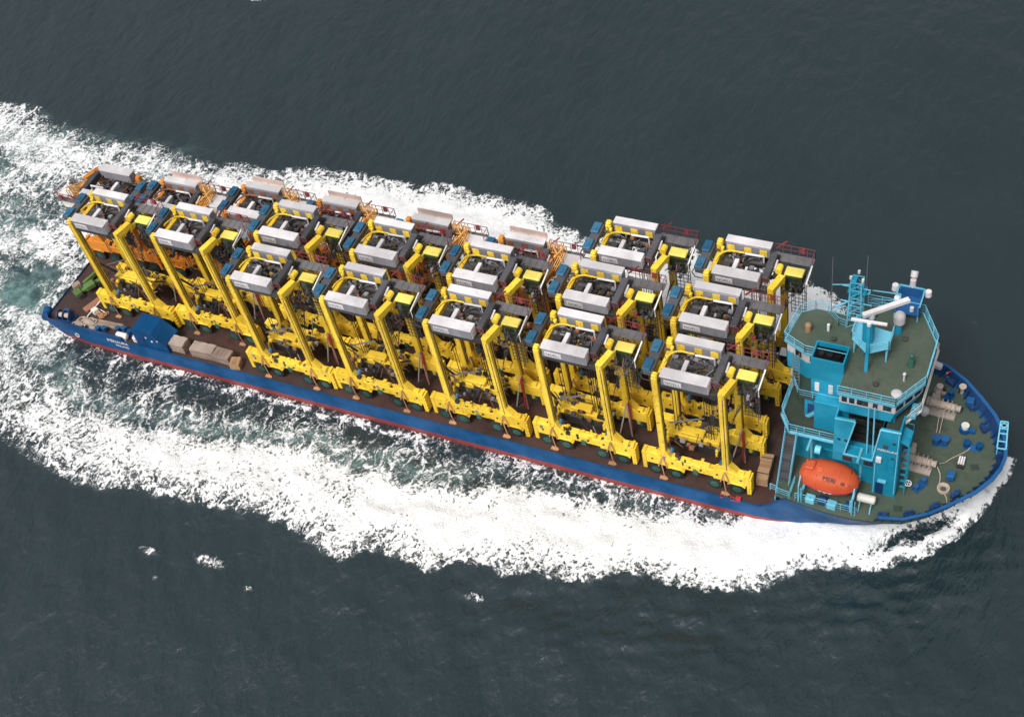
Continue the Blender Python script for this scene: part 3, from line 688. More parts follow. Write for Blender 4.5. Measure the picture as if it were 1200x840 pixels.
b = MB(); b.bar((88.9, 2.2, 18.4), (92.0, 2.9, 20.6), 0.12); b.bar((89.6, 2.3, 19.6), (92.3, 2.3, 19.6), 0.08); b.bar((89.7, 2.5, 21.3), (92.1, 2.5, 21.3), 0.07); b.bar((88.8, 2.6, 21.0), (90.9, 2.6, 21.6), .06); b.build('yard', 'paleblue', mast)
for (x, y, z) in ((90.4, 2.3, 22.5), (91.4, 2.4, 22.3), (89.0, 2.2, 18.6), (90.9, 3.1, 22.5)): MB().cyl((x, y, z), (x, y, z + .3), 0.12, 10).build('mast_light', 'white', mast)
for (x, y, z, h) in ((89.0, 1.6, 16.5, 9.0), (91.6, 2.9, 21.0, 4.0)): MB().cyl((x, y, z), (x, y, z + h), 0.03, 6).build('whip_antenna', 'grey', mast)
b = MB(); rail(b, [(88.4, 3.1), (89.6, 2.0), (90.2, 1.9)], 16.53, 1.0, 0.05); rail(b, [(91.8, 4.6), (94.0, 5.0)], 16.53, 1.3, 0.06); b.path([(91.9, 4.2, 19.4), (94.3, 4.4, 19.4), (94.3, 3.6, 19.4)], 0.09); b.build('mast_frame', 'paleblue', mast)
# radar mast
rm = empty('radar_mast', (0, 0, 0), 'turquoise post with two white bar radar scanners standing mid roof', 'radar mast')
b = MB(); b.bar((93.07, -2.3, 16.5), (93.07, -2.3, 22.8), 0.28); b.bar((93.07, -2.3, 19.5), (92.4, -.6, 16.5), 0.12); b.build('post', 'cyan', rm)
MB().prism([(91.4, -0.9), (93.0, -2.2), (94.6, -1.2), (94.6, 0.6), (91.4, 1.0)], 18.6, 18.72).build('radar_platform', 'paleblue', rm)
b = MB(); rail(b, [(91.4, 1.0), (91.4, -0.9), (93.0, -2.2), (94.6, -1.2), (94.6, 0.6)], 18.72, 0.95, 0.055)
for p in ((91.6, -.6), (94.4, -.9), (94.4, .5), (91.6, .8)): b.bar((*p, 16.5), (*p, 18.6), 0.12)
b.bar((91.6, -.6, 16.5), (91.6, .8, 18.6), .07); b.bar((94.4, -.9, 16.5), (94.4, .5, 18.6), .07)
b.build('platform_frame', 'paleblue', rm)
b = MB(); b.cbox(92.3, 93.2, -1.1, -.3, 18.72, 21.9, .06); b.build('scanner_column', 'cyan', rm)
b = MB(); b.bar((92.35, -1.5, 22.6), (95.5, 1.15, 22.6), 0.42, 0.34); b.cyl((93.0, -.95, 21.9), (93.0, -.95, 22.45), .25, 10); b.build('scanner', 'white', rm)
b = MB(); b.bar((91.6, -2.35, 22.9), (94.5, -2.2, 22.9), 0.22, 0.18); b.cyl((93.07, -2.3, 22.5), (93.07, -2.3, 22.85), .2, 10); b.build('scanner', 'white', rm)
# port wing lookout tub
tub = empty('lookout_tub', (0, 0, 0), 'blue walled lookout tub with white lamps on the port roof edge', 'lookout')
b = MB()
b.box(93.8, 96.0, 4.05, 6.2, 17.3, 17.42); b.box(93.8, 96.0, 6.1, 6.2, 17.42, 18.5); b.box(93.8, 93.9, 4.05, 6.1, 17.42, 18.5); b.box(95.9, 96.0, 4.05, 6.1, 17.42, 18.5)
b.build('tub', 'hullblue', tub)
b = MB(); b.path([(93.8, 4.05, 18.55), (93.8, 6.2, 18.55), (96.0, 6.2, 18.55), (96.0, 4.05, 18.55)], 0.12)
for p in ((93.9, 4.15), (95.9, 4.15), (93.9, 6.1), (95.9, 6.1)): b.bar((*p, 16.5), (*p, 18.5), .1)
b.build('tub_frame', 'paleblue', tub)
for (x, y, z, r, h) in ((94.9, 6.4, 18.4, .28, .9), (93.5, 5.9, 18.2, .3, .6), (96.35, 5.9, 18.2, .3, .55), (94.0, 4.6, 18.1, .33, .6), (95.3, 4.5, 17.45, .2, .4)):
    MB().cyl((x, y, z), (x, y, z + h), r, 12, r * .9).build('lamp', 'white', tub)
b = MB(); b.cyl((94.9, 6.4, 18.3), (94.9, 6.75, 19.6), .1, 8); b.cyl((94.9, 6.5, 19.5), (94.9, 6.9, 19.9), .32, 12); b.build('searchlight', 'white', tub)
# radome
rd = empty('radome', (94.66, 2.5, 16.53), 'white radome on a turquoise pedestal on the wheelhouse roof', 'radome')
MB().cyl((0, 0, 0), (0, 0, 1.5), 0.3, 14, .26).build('pedestal', 'cyan', rd)
b = MB(); b.cyl((0, 0, 1.5), (0, 0, 2.2), .5, 16); b.ball((0, 0, 2.2), .5, z0=0.0); b.build('dome', 'white', rd)
# small things on the roof
o = MB().cyl((0, 0, 0), (0, 0, .12), .46, 18).ball((0, 0, .12), .44, .44, .14, 18, 4, z0=0.0).build('satellite_dish', 'white', None, (96.05, -4.05, 16.53)); tag(o, 'flat white round antenna on the front starboard corner of the roof', 'antenna')
o = MB().cyl((0, 0, 0), (0, 0, .8), .1, 8).ball((0, 0, .9), .16).build('compass_post', 'white', None, (96.3, -2.5, 16.53)); tag(o, 'small white ball on a post beside the flat round antenna', 'antenna')
o = MB().cyl((0, 0, 0), (0, 0, .7), .28, 12).ball((0, 0, .75), .3, z0=0.0).build('roof_vent', 'crate', None, (87.25, .7, 16.53)); tag(o, 'small tan domed vent on the aft end of the roof', 'vent')
o = MB().cyl((0, 0, 0), (0, 0, .8), .13, 8).build('roof_post', 'white', None, (88.9, 1.2, 16.53)); tag(o, 'short white post on the aft roof forward of the tan vent', 'post')
o = MB().cyl((0, 0, 0), (0, 0, .9), .3, 12, .22).cyl((0, 0, .9), (0, 0, 1.3), .16, 10).ball((0, 0, 1.35), .2).build('compass_binnacle', 'green', None, (96.5, -.8, 16.53)); tag(o, 'dark green magnetic compass binnacle on the front of the roof', 'compass')
# ------------------------------------------------------------------ lifeboat and davit
lb = empty('lifeboat', (91.42, -7.15, 5.3), 'orange fully enclosed lifeboat with dark lettering in its davit', 'lifeboat', rotz=math.radians(-1.5))
secs = [(-2.62, .30, 1.25, .25), (-2.45, .85, .9, .75), (-2.0, 1.25, .55, 1.15), (-1.0, 1.52, .3, 1.5), (0, 1.58, .22, 1.6), (1.0, 1.5, .26, 1.55), (1.8, 1.22, .42, 1.3), (2.35, .78, .7, .95), (2.62, .22, 1.2, .35)]
def loft(rings, mi=0):
    b = MB(); n = len(rings[0]); vs = [p for r in rings for p in r]; fs = []
    for j in range(len(rings) - 1):
        for i in range(n): fs.append((j * n + i, j * n + (i + 1) % n, (j + 1) * n + (i + 1) % n, (j + 1) * n + i))
    b.add(vs, fs, mi, True); b.add(rings[0], [tuple(range(n))], mi); b.add(rings[-1], [tuple(range(n))], mi); return b
rings = []
for x, hw, zb, htop in secs:
    r = []
    for i in range(20):
        a = 2 * PI * i / 20; c, s = math.cos(a), math.sin(a)
        yy = hw * math.copysign(abs(c) ** .75, c)
        zz = 1.25 + (htop * .80 * abs(s) ** .8 if s > 0 else -(1.25 - zb) * abs(s) ** .8)
        if s > 0.02: yy *= 0.96
        r.append((x, yy, zz))
    rings.append(r)
loft(rings).build('canopy_hull', 'lifeorange', lb)
for sg in (-1, 1):
    b = MB()
    for (s0, s1) in zip(secs, secs[1:]): b.bar((s0[0], sg * s0[1] * 1.02, 1.28), (s1[0], sg * s1[1] * 1.02, 1.28), .12, .14)
    b.build('fender_strip', 'red', lb)
b = MB(); b.cbox(-2.2, -1.3, -.5, .5, 2.1, 2.62, .12); b.build('helm_hood', 'lifeorange', lb)
for k in (2, 3, 5, 6):
    r_ = rings[k]; b = MB(); b.path([(p[0], p[1] * 1.012, 1.25 + (p[2] - 1.25) * 1.012) for p in r_[:11]], .05); b.build('canopy_rib', 'lifeorange', lb)
b = MB()
for k in range(9):
    x0_ = -2.1 + k * .47; pts = [(x0_ + .47 * t_, -(1.5 - .16 * (x0_ + .47 * t_) ** 2) - .06, 1.15 - .22 * math.sin(PI * t_)) for t_ in (0, .25, .5, .75, 1)]
    b.path(pts, .05)
b.build('grab_line', 'cream', lb)
b = MB(); b.bar((-2.0, -1.0, 1.95), (2.0, -1.0, 1.95), .05); b.cbox(-.3, .25, -1.25, -1.1, 1.95, 2.2, .03); b.build('side_hatch', 'lifeorange', lb)
for (x, y, z) in ((-.8, -.25, 2.42), (1.55, -.6, 2.08)): MB().cbox(x - .28, x + .28, y - .25, y + .25, z, z + .12, .04).build('hatch', 'lifeorange', lb)
for (x, y, z) in ((-1.3, -.92, 2.02), (1.95, -.75, 1.85), (-.9, -.84, 2.2)): MB().ball((x, y, z), .13, .13, .13, 8, 5).build('porthole', 'dark', lb)
t = text_mesh('lifeboat_name', 'MERI', .55, 'dark', .03)
o = place_mesh('lettering', t, lb, (-.35, -1.16, 2.30), (math.radians(42), 0, math.radians(-3)))
MB().torus((1.42, -.98, 2.2), .13, .05, 12, 5).build('lettering_ring', 'dark', lb)
dv = empty('davit_frame', (91.4, -7.2, FDECK), 'turquoise tube davit frame cradling the orange lifeboat', 'davit')
for x in (-2.1, 2.35):
    b = MB(); b.bar((x, 1.9, 0), (x, 1.9, 5.0), .22); b.bar((x, 1.9, 5.0), (x, .3, 5.1), .2); b.bar((x, -1.6, 0), (x, -1.6, 1.7), .16); b.bar((x, 1.9, .9), (x, -1.7, .7), .2)
    b.build('davit_arm', 'paleblue', dv)
b = MB(); rail(b, [(-2.6, -1.75), (2.9, -1.75)], 0, 1.05, .05)
b.build('davit_railing', 'paleblue', dv)
for x in (-2.25, 2.55):
    b = MB(); b.bar((x, -1.9, 0), (x, -1.9, 2.6), .12); b.bar((x, -1.9, 2.6), (x, -1.2, 3.2), .1); b.bar((x + .25, -1.9, 0), (x + .25, -1.9, 2.2), .08); b.build('davit_post', 'paleblue', dv)
for x in (-1.9, 1.9): MB().bar((x, .3, 3.0), (x, .3, 5.1), .05).build('fall_wire', 'dark', dv)
b = MB(); b.bar((-2.1, 1.9, 5.0), (2.35, 1.9, 5.0), .15); b.bar((-2.1, 1.9, 3.6), (2.35, 1.9, 3.6), .1); b.build('davit_spreader', 'cyan', dv)
b = MB(); b.cyl((-1.6, 1.2, 4.3), (-1.1, 1.2, 4.3), .4, 12); b.build('davit_winch', 'paleblue', dv)
# stair from cargo deck up to the walkway
stair = empty('deck_stair', (86.6, 0, 0), 'steep turquoise stair from the brown cargo deck to the walkway', 'stair')
b = MB()
for x in (0.1, 1.15): b.bar((x, -8.3, 1.6), (x + .25, -5.45, 9.5), .12, .22); b.bar((x, -8.3, 2.6), (x + .25, -5.45, 10.5), .06)
b.build('stringer', 'paleblue', stair)
tm = MB().box(0.0, 1.05, -.13, .13, -.02, .02).mesh('tread', 'midgrey')
for k in range(26): f = (k + 1) / 27; place_mesh('tread', tm, stair, (.1 + .25 * f, -8.3 + 2.85 * f, 1.6 + 7.9 * f))
b = MB(); rail(b, [(86.4, -8.6), (87.1, -8.7)], FDECK, 1.0, .06); rail(b, [(88.3, -8.9), (88.3, -7.2)], FDECK, 1.0, .06); rail(b, [(87.0, -8.85), (88.2, -9.0)], FDECK, 1.0, .06)
b.build('stair_head_railing', 'paleblue', ship)
for i, x in enumerate((90.15, 92.1)):
    o = MB().cbox(-.42, .42, -.32, .32, 0, .75, .05).build('deck_locker', 'paleblue', None, (x, -8.75 - .05 * i, FDECK), -.05)
    tag(o, ('pale blue deck locker below the stern half of the lifeboat', 'pale blue deck locker below the front half of the lifeboat')[i], 'locker', 'pale lockers beside the lifeboat')
o = MB().cyl((-.35, 0, .45), (.35, 0, .45), .42, 14).box(-.3, .3, -.3, .3, 0, .1).build('hose_reel', 'deepblue', None, (91.2, -8.6, FDECK)); tag(o, 'dark blue reel between the two pale deck lockers', 'reel')
o = MB().cyl((-.35, 0, .4), (.35, 0, .4), .36, 14).box(-.3, .3, -.25, .25, 0, .1).build('hose_reel', 'hullblue', None, (93.6, -8.45, FDECK)); tag(o, 'blue reel under the bow end of the lifeboat beside the white canister', 'reel')
cn = empty('liferaft_canister', (94.9, -7.7, FDECK), 'white liferaft canister on a pale cradle ahead of the lifeboat', 'liferaft')
b = MB(); b.cyl((-.72, 0, 1.05), (.72, 0, 1.05), .4, 14); b.ball((-.72, 0, 1.05), .12, .38, .38); b.ball((.72, 0, 1.05), .12, .38, .38); b.build('canister', 'cream', cn)
b = MB()
for x in (-.5, .5): b.bar((x, -.4, 0), (x, -.4, .7), .1); b.bar((x, .4, 0), (x, .4, .7), .1); b.bar((x, -.45, .66), (x, .45, .66), .12); b.bar((x, -.9, 0), (x, -.4, .6), .1)
b.build('cradle', 'paleblue', cn)

# ------------------------------------------------------------------ forecastle gear
def winch(loc, label, flange, rz=0.0):
    r = empty('mooring_winch', loc, label, 'winch', 'mooring winches on the forecastle', rz)
    b = MB(); b.box(-1.3, 1.5, -.8, .8, 0, .18); b.box(-1.25, -1.05, -.35, .35, .18, 1.2); b.box(1.25, 1.4, -.35, .35, .18, 1.1); b.build('bedplate', 'winch', r)
    b = MB(); b.cyl((-1.05, 0, .95), (1.3, 0, .95), .36, 14); b.build('drum', 'rope', r)
    for x in (-.95, -.15, .1, .55, .95): MB().cyl((x, 0, .95), (x + .07, 0, .95), .72 if x in (-.95,) and flange else .6, 16).build('flange', 'winch', r)
    MB().cyl((1.42, 0, .95), (1.85, 0, .95), .28, 12, .34).build('warping_head', 'winch', r)
    MB().cbox(-1.0, -.25, .45, 1.15, .18, .95, .06).build('gearbox', 'winch', r)
    b = MB(); b.cyl((-.6, 1.15, .7), (-.6, 1.7, .7), .26, 12); b.build('motor', 'winch', r)
    return r
winch((98.75, 4.45, FDECK), 'rusty grey mooring winch on the port side of the bow', False, math.radians(-3))
w2 = winch((98.0, -2.2, FDECK), 'rusty grey mooring winch beside the big turquoise wall', True, math.radians(-3))
MB().cyl((-1.72, 0, 1.0), (-1.6, 0, 1.0), 1.0, 20).build('brake_disc', 'cream', w2)
b = MB(); b.bar((.1, -.5, .9), (.3, -2.9, .35), .05); b.bar((.5, -.5, .9), (.55, -2.9, .35), .05)
o = b.build('mooring_line', 'rope', None, (98.75, 4.45, FDECK)); tag(o, 'pale mooring lines running from the port winch to blue bollards', 'rope')
o = MB().ball((0, 0, .55), .5, .5, .45).cyl((0, 0, 0), (0, 0, .4), .3, 12).build('mushroom_vent', 'white', None, (97.5, 3.6, FDECK)); tag(o, 'white rounded vent cowl at the aft end of the port winch', 'vent')
r = empty('chain_windlass', (98.3, 6.4, FDECK), 'small grey capstan unit beside the port bulwark', 'windlass')
MB().cbox(-.5, .6, -.35, .35, 0, .5, .05).build('base', 'winch', r); MB().cyl((0, -.2, .5), (0, -.2, 1.25), .2, 10).cyl((0, -.2, 1.25), (0, -.2, 1.4), .32, 10).build('head', 'winch', r); MB().cyl((.4, .1, .4), (.4, .1, .9), .18, 10).build('motor', 'dark', r)
def bollards(loc, label, rz, gap=.6, h=.75, rad=.28, mat='hullblue'):
    r = empty('twin_bollard', loc, label, 'bollard', 'blue bollards on the forecastle', rz)
    MB().box(-gap - .25, gap + .25, -.35, .35, 0, .08).build('base_plate', mat, r)
    for s in (-1, 1): MB().cyl((s * gap, 0, .08), (s * gap, 0, h), rad, 14).cyl((s * gap, 0, h), (s * gap, 0, h + .08), rad * 1.18, 14).build('post', mat, r)
    return r
bollards((99.6, .75, FDECK), 'blue twin bollard between the two mooring winches', math.radians(12), .38, .8, .33)
bollards((102.4, 1.1, FDECK), 'blue twin bollard on a long base near the bow', math.radians(0), .55, .6)
bollards((99.2, 6.0, FDECK), 'blue twin bollard ahead of the port winch', math.radians(70), .45, .6, .24)
bollards((98.9, -4.4, FDECK), 'blue twin bollard beside the starboard winch', math.radians(62), .5, .6, .2)
r = empty('capstan', (101.35, 2.75, FDECK), 'blue capstan with a white topped drum on the bow deck', 'capstan')
MB().cyl((0, 0, 0), (0, 0, .5), .48, 16).box(.2, .95, -.2, .2, 0, .4).build('base', 'hullblue', r); MB().cyl((0, 0, .5), (0, 0, .8), .3, 14, .24).cyl((0, 0, .8), (0, 0, .9), .36, 14).build('drum', 'cream', r)
for (x, y, s, lab) in ((101.25, -2.9, .36, 'blue ventilation box near the starboard bulwark of the bow'), (101.2, 5.7, .38, 'blue ventilation box close to the port bulwark of the bow')):
    r = empty('vent_box', (x, y, FDECK), lab, 'vent', 'blue vent boxes on the forecastle')
    MB().cbox(-s, s, -s, s, .25, 1.0, .08).build('hood', 'hullblue', r); MB().cyl((0, 0, 0), (0, 0, .26), .25, 12).build('trunk', 'deepblue', r)
r = empty('roller_fairlead', (101.8, -.95, FDECK), 'dark roller unit with bright steel bars mid bow deck', 'fairlead')
MB().box(-.32, .32, -.55, .55, 0, .3).build('base', 'dark', r)
for x in (-.2, 0, .2): MB().cyl((x, -.42, .55), (x, .42, .55), .09, 8).build('roller', 'white', r)
r = empty('rope_coil', (100.9, -4.1, FDECK), 'pale green rope coil lying beside the starboard bulwark', 'rope')
b = MB()
for k, (R, z) in enumerate(((.5, .08), (.42, .2), (.5, .26), (.34, .1))): b.torus((0, 0, z), R, .09, 18, 6)
b.build('coil', 'rope', r)
r = empty('handwheel_valve', (97.9, -4.75, FDECK), 'white handwheel valve on the deck by the turquoise wall', 'valve')
b = MB(); b.torus((0, 0, .6), .3, .05, 14, 5); b.bar((-.3, 0, .6), (.3, 0, .6), .06); b.bar((0, -.3, .6), (0, .3, .6), .06); b.build('wheel', 'white', r); MB().cyl((0, 0, 0), (0, 0, .6), .08, 8).build('stem', 'dark', r)
o = MB().cyl((0, 0, 0), (0, 0, .9), .16, 10).cyl((0, 0, .9), (0, 0, 1.05), .34, 12).build('pedestal_roller', 'rope', None, (100.25, 7.0, FDECK)); tag(o, 'tan pedestal roller against the port bulwark', 'roller')
for i, (x, y, a) in enumerate(((96.9, -8.55, .3), (99.0, -7.75, .55), (100.9, -6.3, .8), (102.3, -4.55, .95), (99.3, 7.75, -.5), (101.6, 5.5, -.85), (103.2, 3.3, -1.0))):
    o = MB().cbox(-.45, .45, -.22, .22, 0, .6, .06).cyl((-.25, 0, .6), (-.25, 0, .8), .14, 8).cyl((.25, 0, .6), (.25, 0, .8), .14, 8).build('fairlead', 'deepblue', None, (x - .3, y, FDECK), a - (PI / 2 if abs(a) > 3 else 0))
    tag(o, 'dark blue fairlead at the foot of the %s bulwark, %s from the bow tip' % (('starboard', ('fourth', 'third', 'second', 'first')[i]) if i < 4 else ('port', ('third', 'second', 'first')[i - 4])), 'fairlead', 'fairleads along the bow bulwark')
r = empty('lifebuoy', (98.75, 8.35, 5.1), 'red and white lifebuoy hung on the port bow bulwark', 'lifebuoy', rotz=.6)
MB().torus((0, 0, 0), .34, .1, 18, 6, 'y').build('ring', 'red', r)
for a in range(4): t_ = PI / 4 + a * PI / 2; MB().cyl((.34 * math.cos(t_) - .04, 0, .34 * math.sin(t_)), (.34 * math.cos(t_) + .04, 0, .34 * math.sin(t_)), .115, 8).build('band', 'white', r)
o = MB().cbox(-.4, .4, -.3, .3, 0, .55, .1).build('white_box', 'white', None, (97.6, 8.85, 5.1), -.3); tag(o, 'white rounded box on the aft end of the port bulwark', 'box')
for k, (x0, y0, x1, y1) in enumerate(((99.9, -2.3, 101.4, -5.6), (99.9, -1.9, 102.3, 1.0))):
    b = MB(); pts = [(x0 + (x1 - x0) * f + .18 * math.sin(f * 9 + k), y0 + (y1 - y0) * f + .15 * math.cos(f * 8), FDECK + .06 + .7 * max(0, .25 - f) * 2) for f in [i / 14 for i in range(15)]]
    b.path(pts, .07)
    o = b.build('slack_rope', 'rope', None); tag(o, ('slack tan rope from the starboard winch to the starboard bulwark', 'slack tan rope from the starboard winch to the long blue bollard')[k], 'rope')
for k, (x, y) in enumerate(((100.4, 5.1), (97.6, -7.3), (103.0, -1.0))):
    o = MB().cbox(-.35, .35, -.3, .3, 0, .12, .03).cyl((0, 0, .12), (0, 0, .18), .2, 12).build('deck_hatch', 'walkgreen', None, (x, y, FDECK), .2 * k); tag(o, ('small green deck hatch inboard of the port vent box', 'small green deck hatch near the white liferaft canister', 'small green deck hatch closest to the bow tip')[k], 'hatch', 'deck hatches on the forecastle')
# bow fairlead frame
r = empty('bow_roller_frame', (104.6, 2.2, 5.56), 'pale blue open roller frame on top of the bow bulwark', 'fairlead frame', rotz=math.radians(6))
b = MB(); b.path([(-.35, -1.9, .25), (.55, -1.9, .25), (.5, 1.9, .25), (-.25, 1.9, .25)], .14, close=True); b.bar((-.3, .9, .25), (.5, .9, .25), .12); b.bar((-.3, .2, .25), (.5, .2, .25), .12); b.bar((-.3, -.9, .25), (.5, -.9, .25), .12)
for p in ((-.3, -1.8), (.5, -1.8), (.45, 1.8), (-.2, 1.8), (.5, 0), (-.3, 0)): b.bar((*p, -1.0), (*p, .3), .1)
r.scale = (.85, .8, .85); b.build('frame', 'paleblue', r); MB().box(-.28, .48, -1.8, 1.8, -.9, -.82).build('frame_floor', 'hullblue', r)
MB().torus((.12, 1.35, .3), .28, .08, 12, 5).build('frame_ring', 'paleblue', r)
for y in (-1.4, -.5, .5): MB().cyl((-.1, y, -.8), (-.1, y, .1), .14, 8).build('roller', 'deepblue', r)

# ------------------------------------------------------------------ hull lettering near the stern
t = text_mesh('hull_name_upper', 'MERIAURA', .62, 'white'); o = place_mesh('lettering', t, ship, (9.3, -9.06, 1.28), (PI / 2, 0, math.radians(0)))
t = text_mesh('hull_name_lower', 'FINLAND', .46, 'white'); o = place_mesh('lettering', t, ship, (10.2, -9.03, .62), (PI / 2, 0, 0))
MB().torus((4.6, -9.02, .7), .28, .07, 14, 5, 'y').build('hull_emblem', 'white', ship)

# ------------------------------------------------------------------ straddle carriers
WX = (1.15, 3.21, 6.98, 9.16)
def sill_mesh(mat, y0, face):
    """bottom side beam; face = -1 when its outer side looks to y-"""
    b = MB(); y1 = y0 + .85
    b.cbox(.35, 10.1, y0 + .08, y1 - .05, 1.75, 2.75, .05)
    b.yprism([(.3, 3.1), (1.5, 3.1), (1.75, 2.85), (3.2, 2.9), (3.4, 2.6), (3.4, 1.62), (.3, 1.62)], y0 + .03, y1)
    b.yprism([(6.9, 2.75), (7.4, 3.15), (8.9, 3.2), (9.3, 2.95), (10.15, 2.95), (10.15, 1.62), (6.9, 1.62)], y0 + .03, y1)
    fy0, fy1 = (y0 - .10, y0 + .3) if face < 0 else (y1 - .3, y1 + .10)
    for a, c in zip(WX[0::2], WX[1::2]):
        b.yprism([(c - .85, 1.48), (c - .6, 1.66), (c + .55, 1.66), (c + .85, 1.38), (c + .82, 1.32), (c + .5, 1.58), (c - .55, 1.58), (c - .8, 1.42)], fy0, fy1)
    for x, w_, h in ((1.0, .35, .22), (2.1, .25, .3), (4.2, .5, .35), (5.0, .35, .25), (5.9, .6, .3), (7.9, .3, .28), (9.5, .35, .26)):
        b.cbox(x - w_, x + w_, y0 + .15, y1 - .2, 2.7 + (.2 if x < 3.3 or x > 7 else 0), 2.75 + h + (.2 if x < 3.3 or x > 7 else 0), .04)
    for x in (4.4, 5.4, 6.3): b.cyl((x, y0 + .02, 2.2), (x, y0 - .02, 2.2), .16, 10)
    for x in WX: b.cyl((x, y0 + .4, .75), (x, y0 + .4, 1.7), .2, 8)
    return b.mesh('sill_beam', mat)
def bumper_mesh(mat, right):
    b = MB()
    if not right: b.cbox(-.12, .3, -.02, .86, .55, 3.2, .05)
    else:
        b.cbox(10.15, 10.4, -.02, .86, .35, 3.2, .04)
        for k in range(6): b.cbox(10.4, 10.58, -.02, .86, .4 + k * .45, .68 + k * .45, .03)
    return b.mesh('end_bumper', mat)
def gear_meshes(seed, body):
    """small fittings of one machine: no two machines carry quite the same"""
    out = []
    rg = random.Random(seed); b = MB()
    for k in range(70):
        x = rg.uniform(2.6, 7.0); y = rg.uniform(1.0, 4.0); q = rg.uniform(.08, .26); z = rg.uniform(13.9, 14.75)
        b.box(x - q, x + q * rg.uniform(.4, 1.6), y - q * .7, y + q, z - .2, z, rg.choice((0, 0, 0, 1, 1, 2, 3)))
    for k in range(26):
        x = rg.uniform(2.5, 7.0); y = rg.uniform(1.0, 4.1); b.bar((x, y, 14.4), (x + rg.uniform(-1.2, 1.2), y + rg.uniform(-.9, .9), rg.uniform(14.3, 15.0)), .06, .06, rg.choice((0, 0, 1, 2)))
    out.append(b.mesh('pipework', ['dark', 'midgrey', 'housegrey', 'rust']))
    b = MB()
    for k in range(46):
        x = rg.uniform(7.0, 10.8); y = rg.uniform(.7, 4.2); z = rg.uniform(13.3, 14.5 if x < 8.3 else 13.6)
        if k % 2: b.bar((x, y, z), (x + rg.uniform(-.7, .7), y + rg.uniform(-.9, .9), z + rg.uniform(-.6, .3)), .06, .06, rg.choice((0, 0, 1, 3)))
        else: q = rg.uniform(.06, .18); b.box(x - q, x + q, y - q, y + q * 1.4, z - .25, z, rg.choice((0, 0, 1, 2, 3)))
    b.box(7.75, 8.7, 2.0, 4.0, 14.0, 14.3, 0)
    out.append(b.mesh('platform_gear', ['dark', 'midgrey', 'housegrey', 'maroon']))
    b = MB()
    for k in range(60):
        far_ = rg.random() < .4; x = rg.uniform(.5, 9.9); y = (rg.uniform(4.3, 4.9) if far_ else rg.uniform(.05, .75)); q = rg.uniform(.05, .16); z = rg.uniform(2.7, 3.35)
        b.box(x - q, x + q * 1.5, y - q, y + q, z - .4, z, rg.choice((0, 0, 1, 2, 4, 4, 4)))
    for k in range(44):
        x = rg.uniform(1.6, 7.2); y = rg.uniform(1.2, 3.8); q = rg.uniform(.06, .2); z = rg.uniform(3.2, 4.7)
        b.box(x - q, x + q * 1.8, y - q, y + q, z - .3, z, rg.choice((0, 0, 0, 1, 2, 3, 4)))
    for k in range(22):
        x = rg.uniform(1.6, 8.6); y = rg.uniform(.9, 4.1); b.bar((x, y, rg.uniform(1.5, 4.6)), (x + rg.uniform(-1.4, 1.4), y + rg.uniform(-.8, .8), rg.uniform(2.0, 5.8)), .07, .07, rg.choice((0, 0, 1, 2, 3)))
    for x in (.9, 2.9, 4.6, 5.7, 7.3, 9.6): b.cyl((x, -.03, 2.35), (x, .1, 2.35), .11, 8, None, 0)
    out.append(b.mesh('hydraulic_gear', ['dark', 'midgrey', 'housegrey', 'rust', body]))
    return out
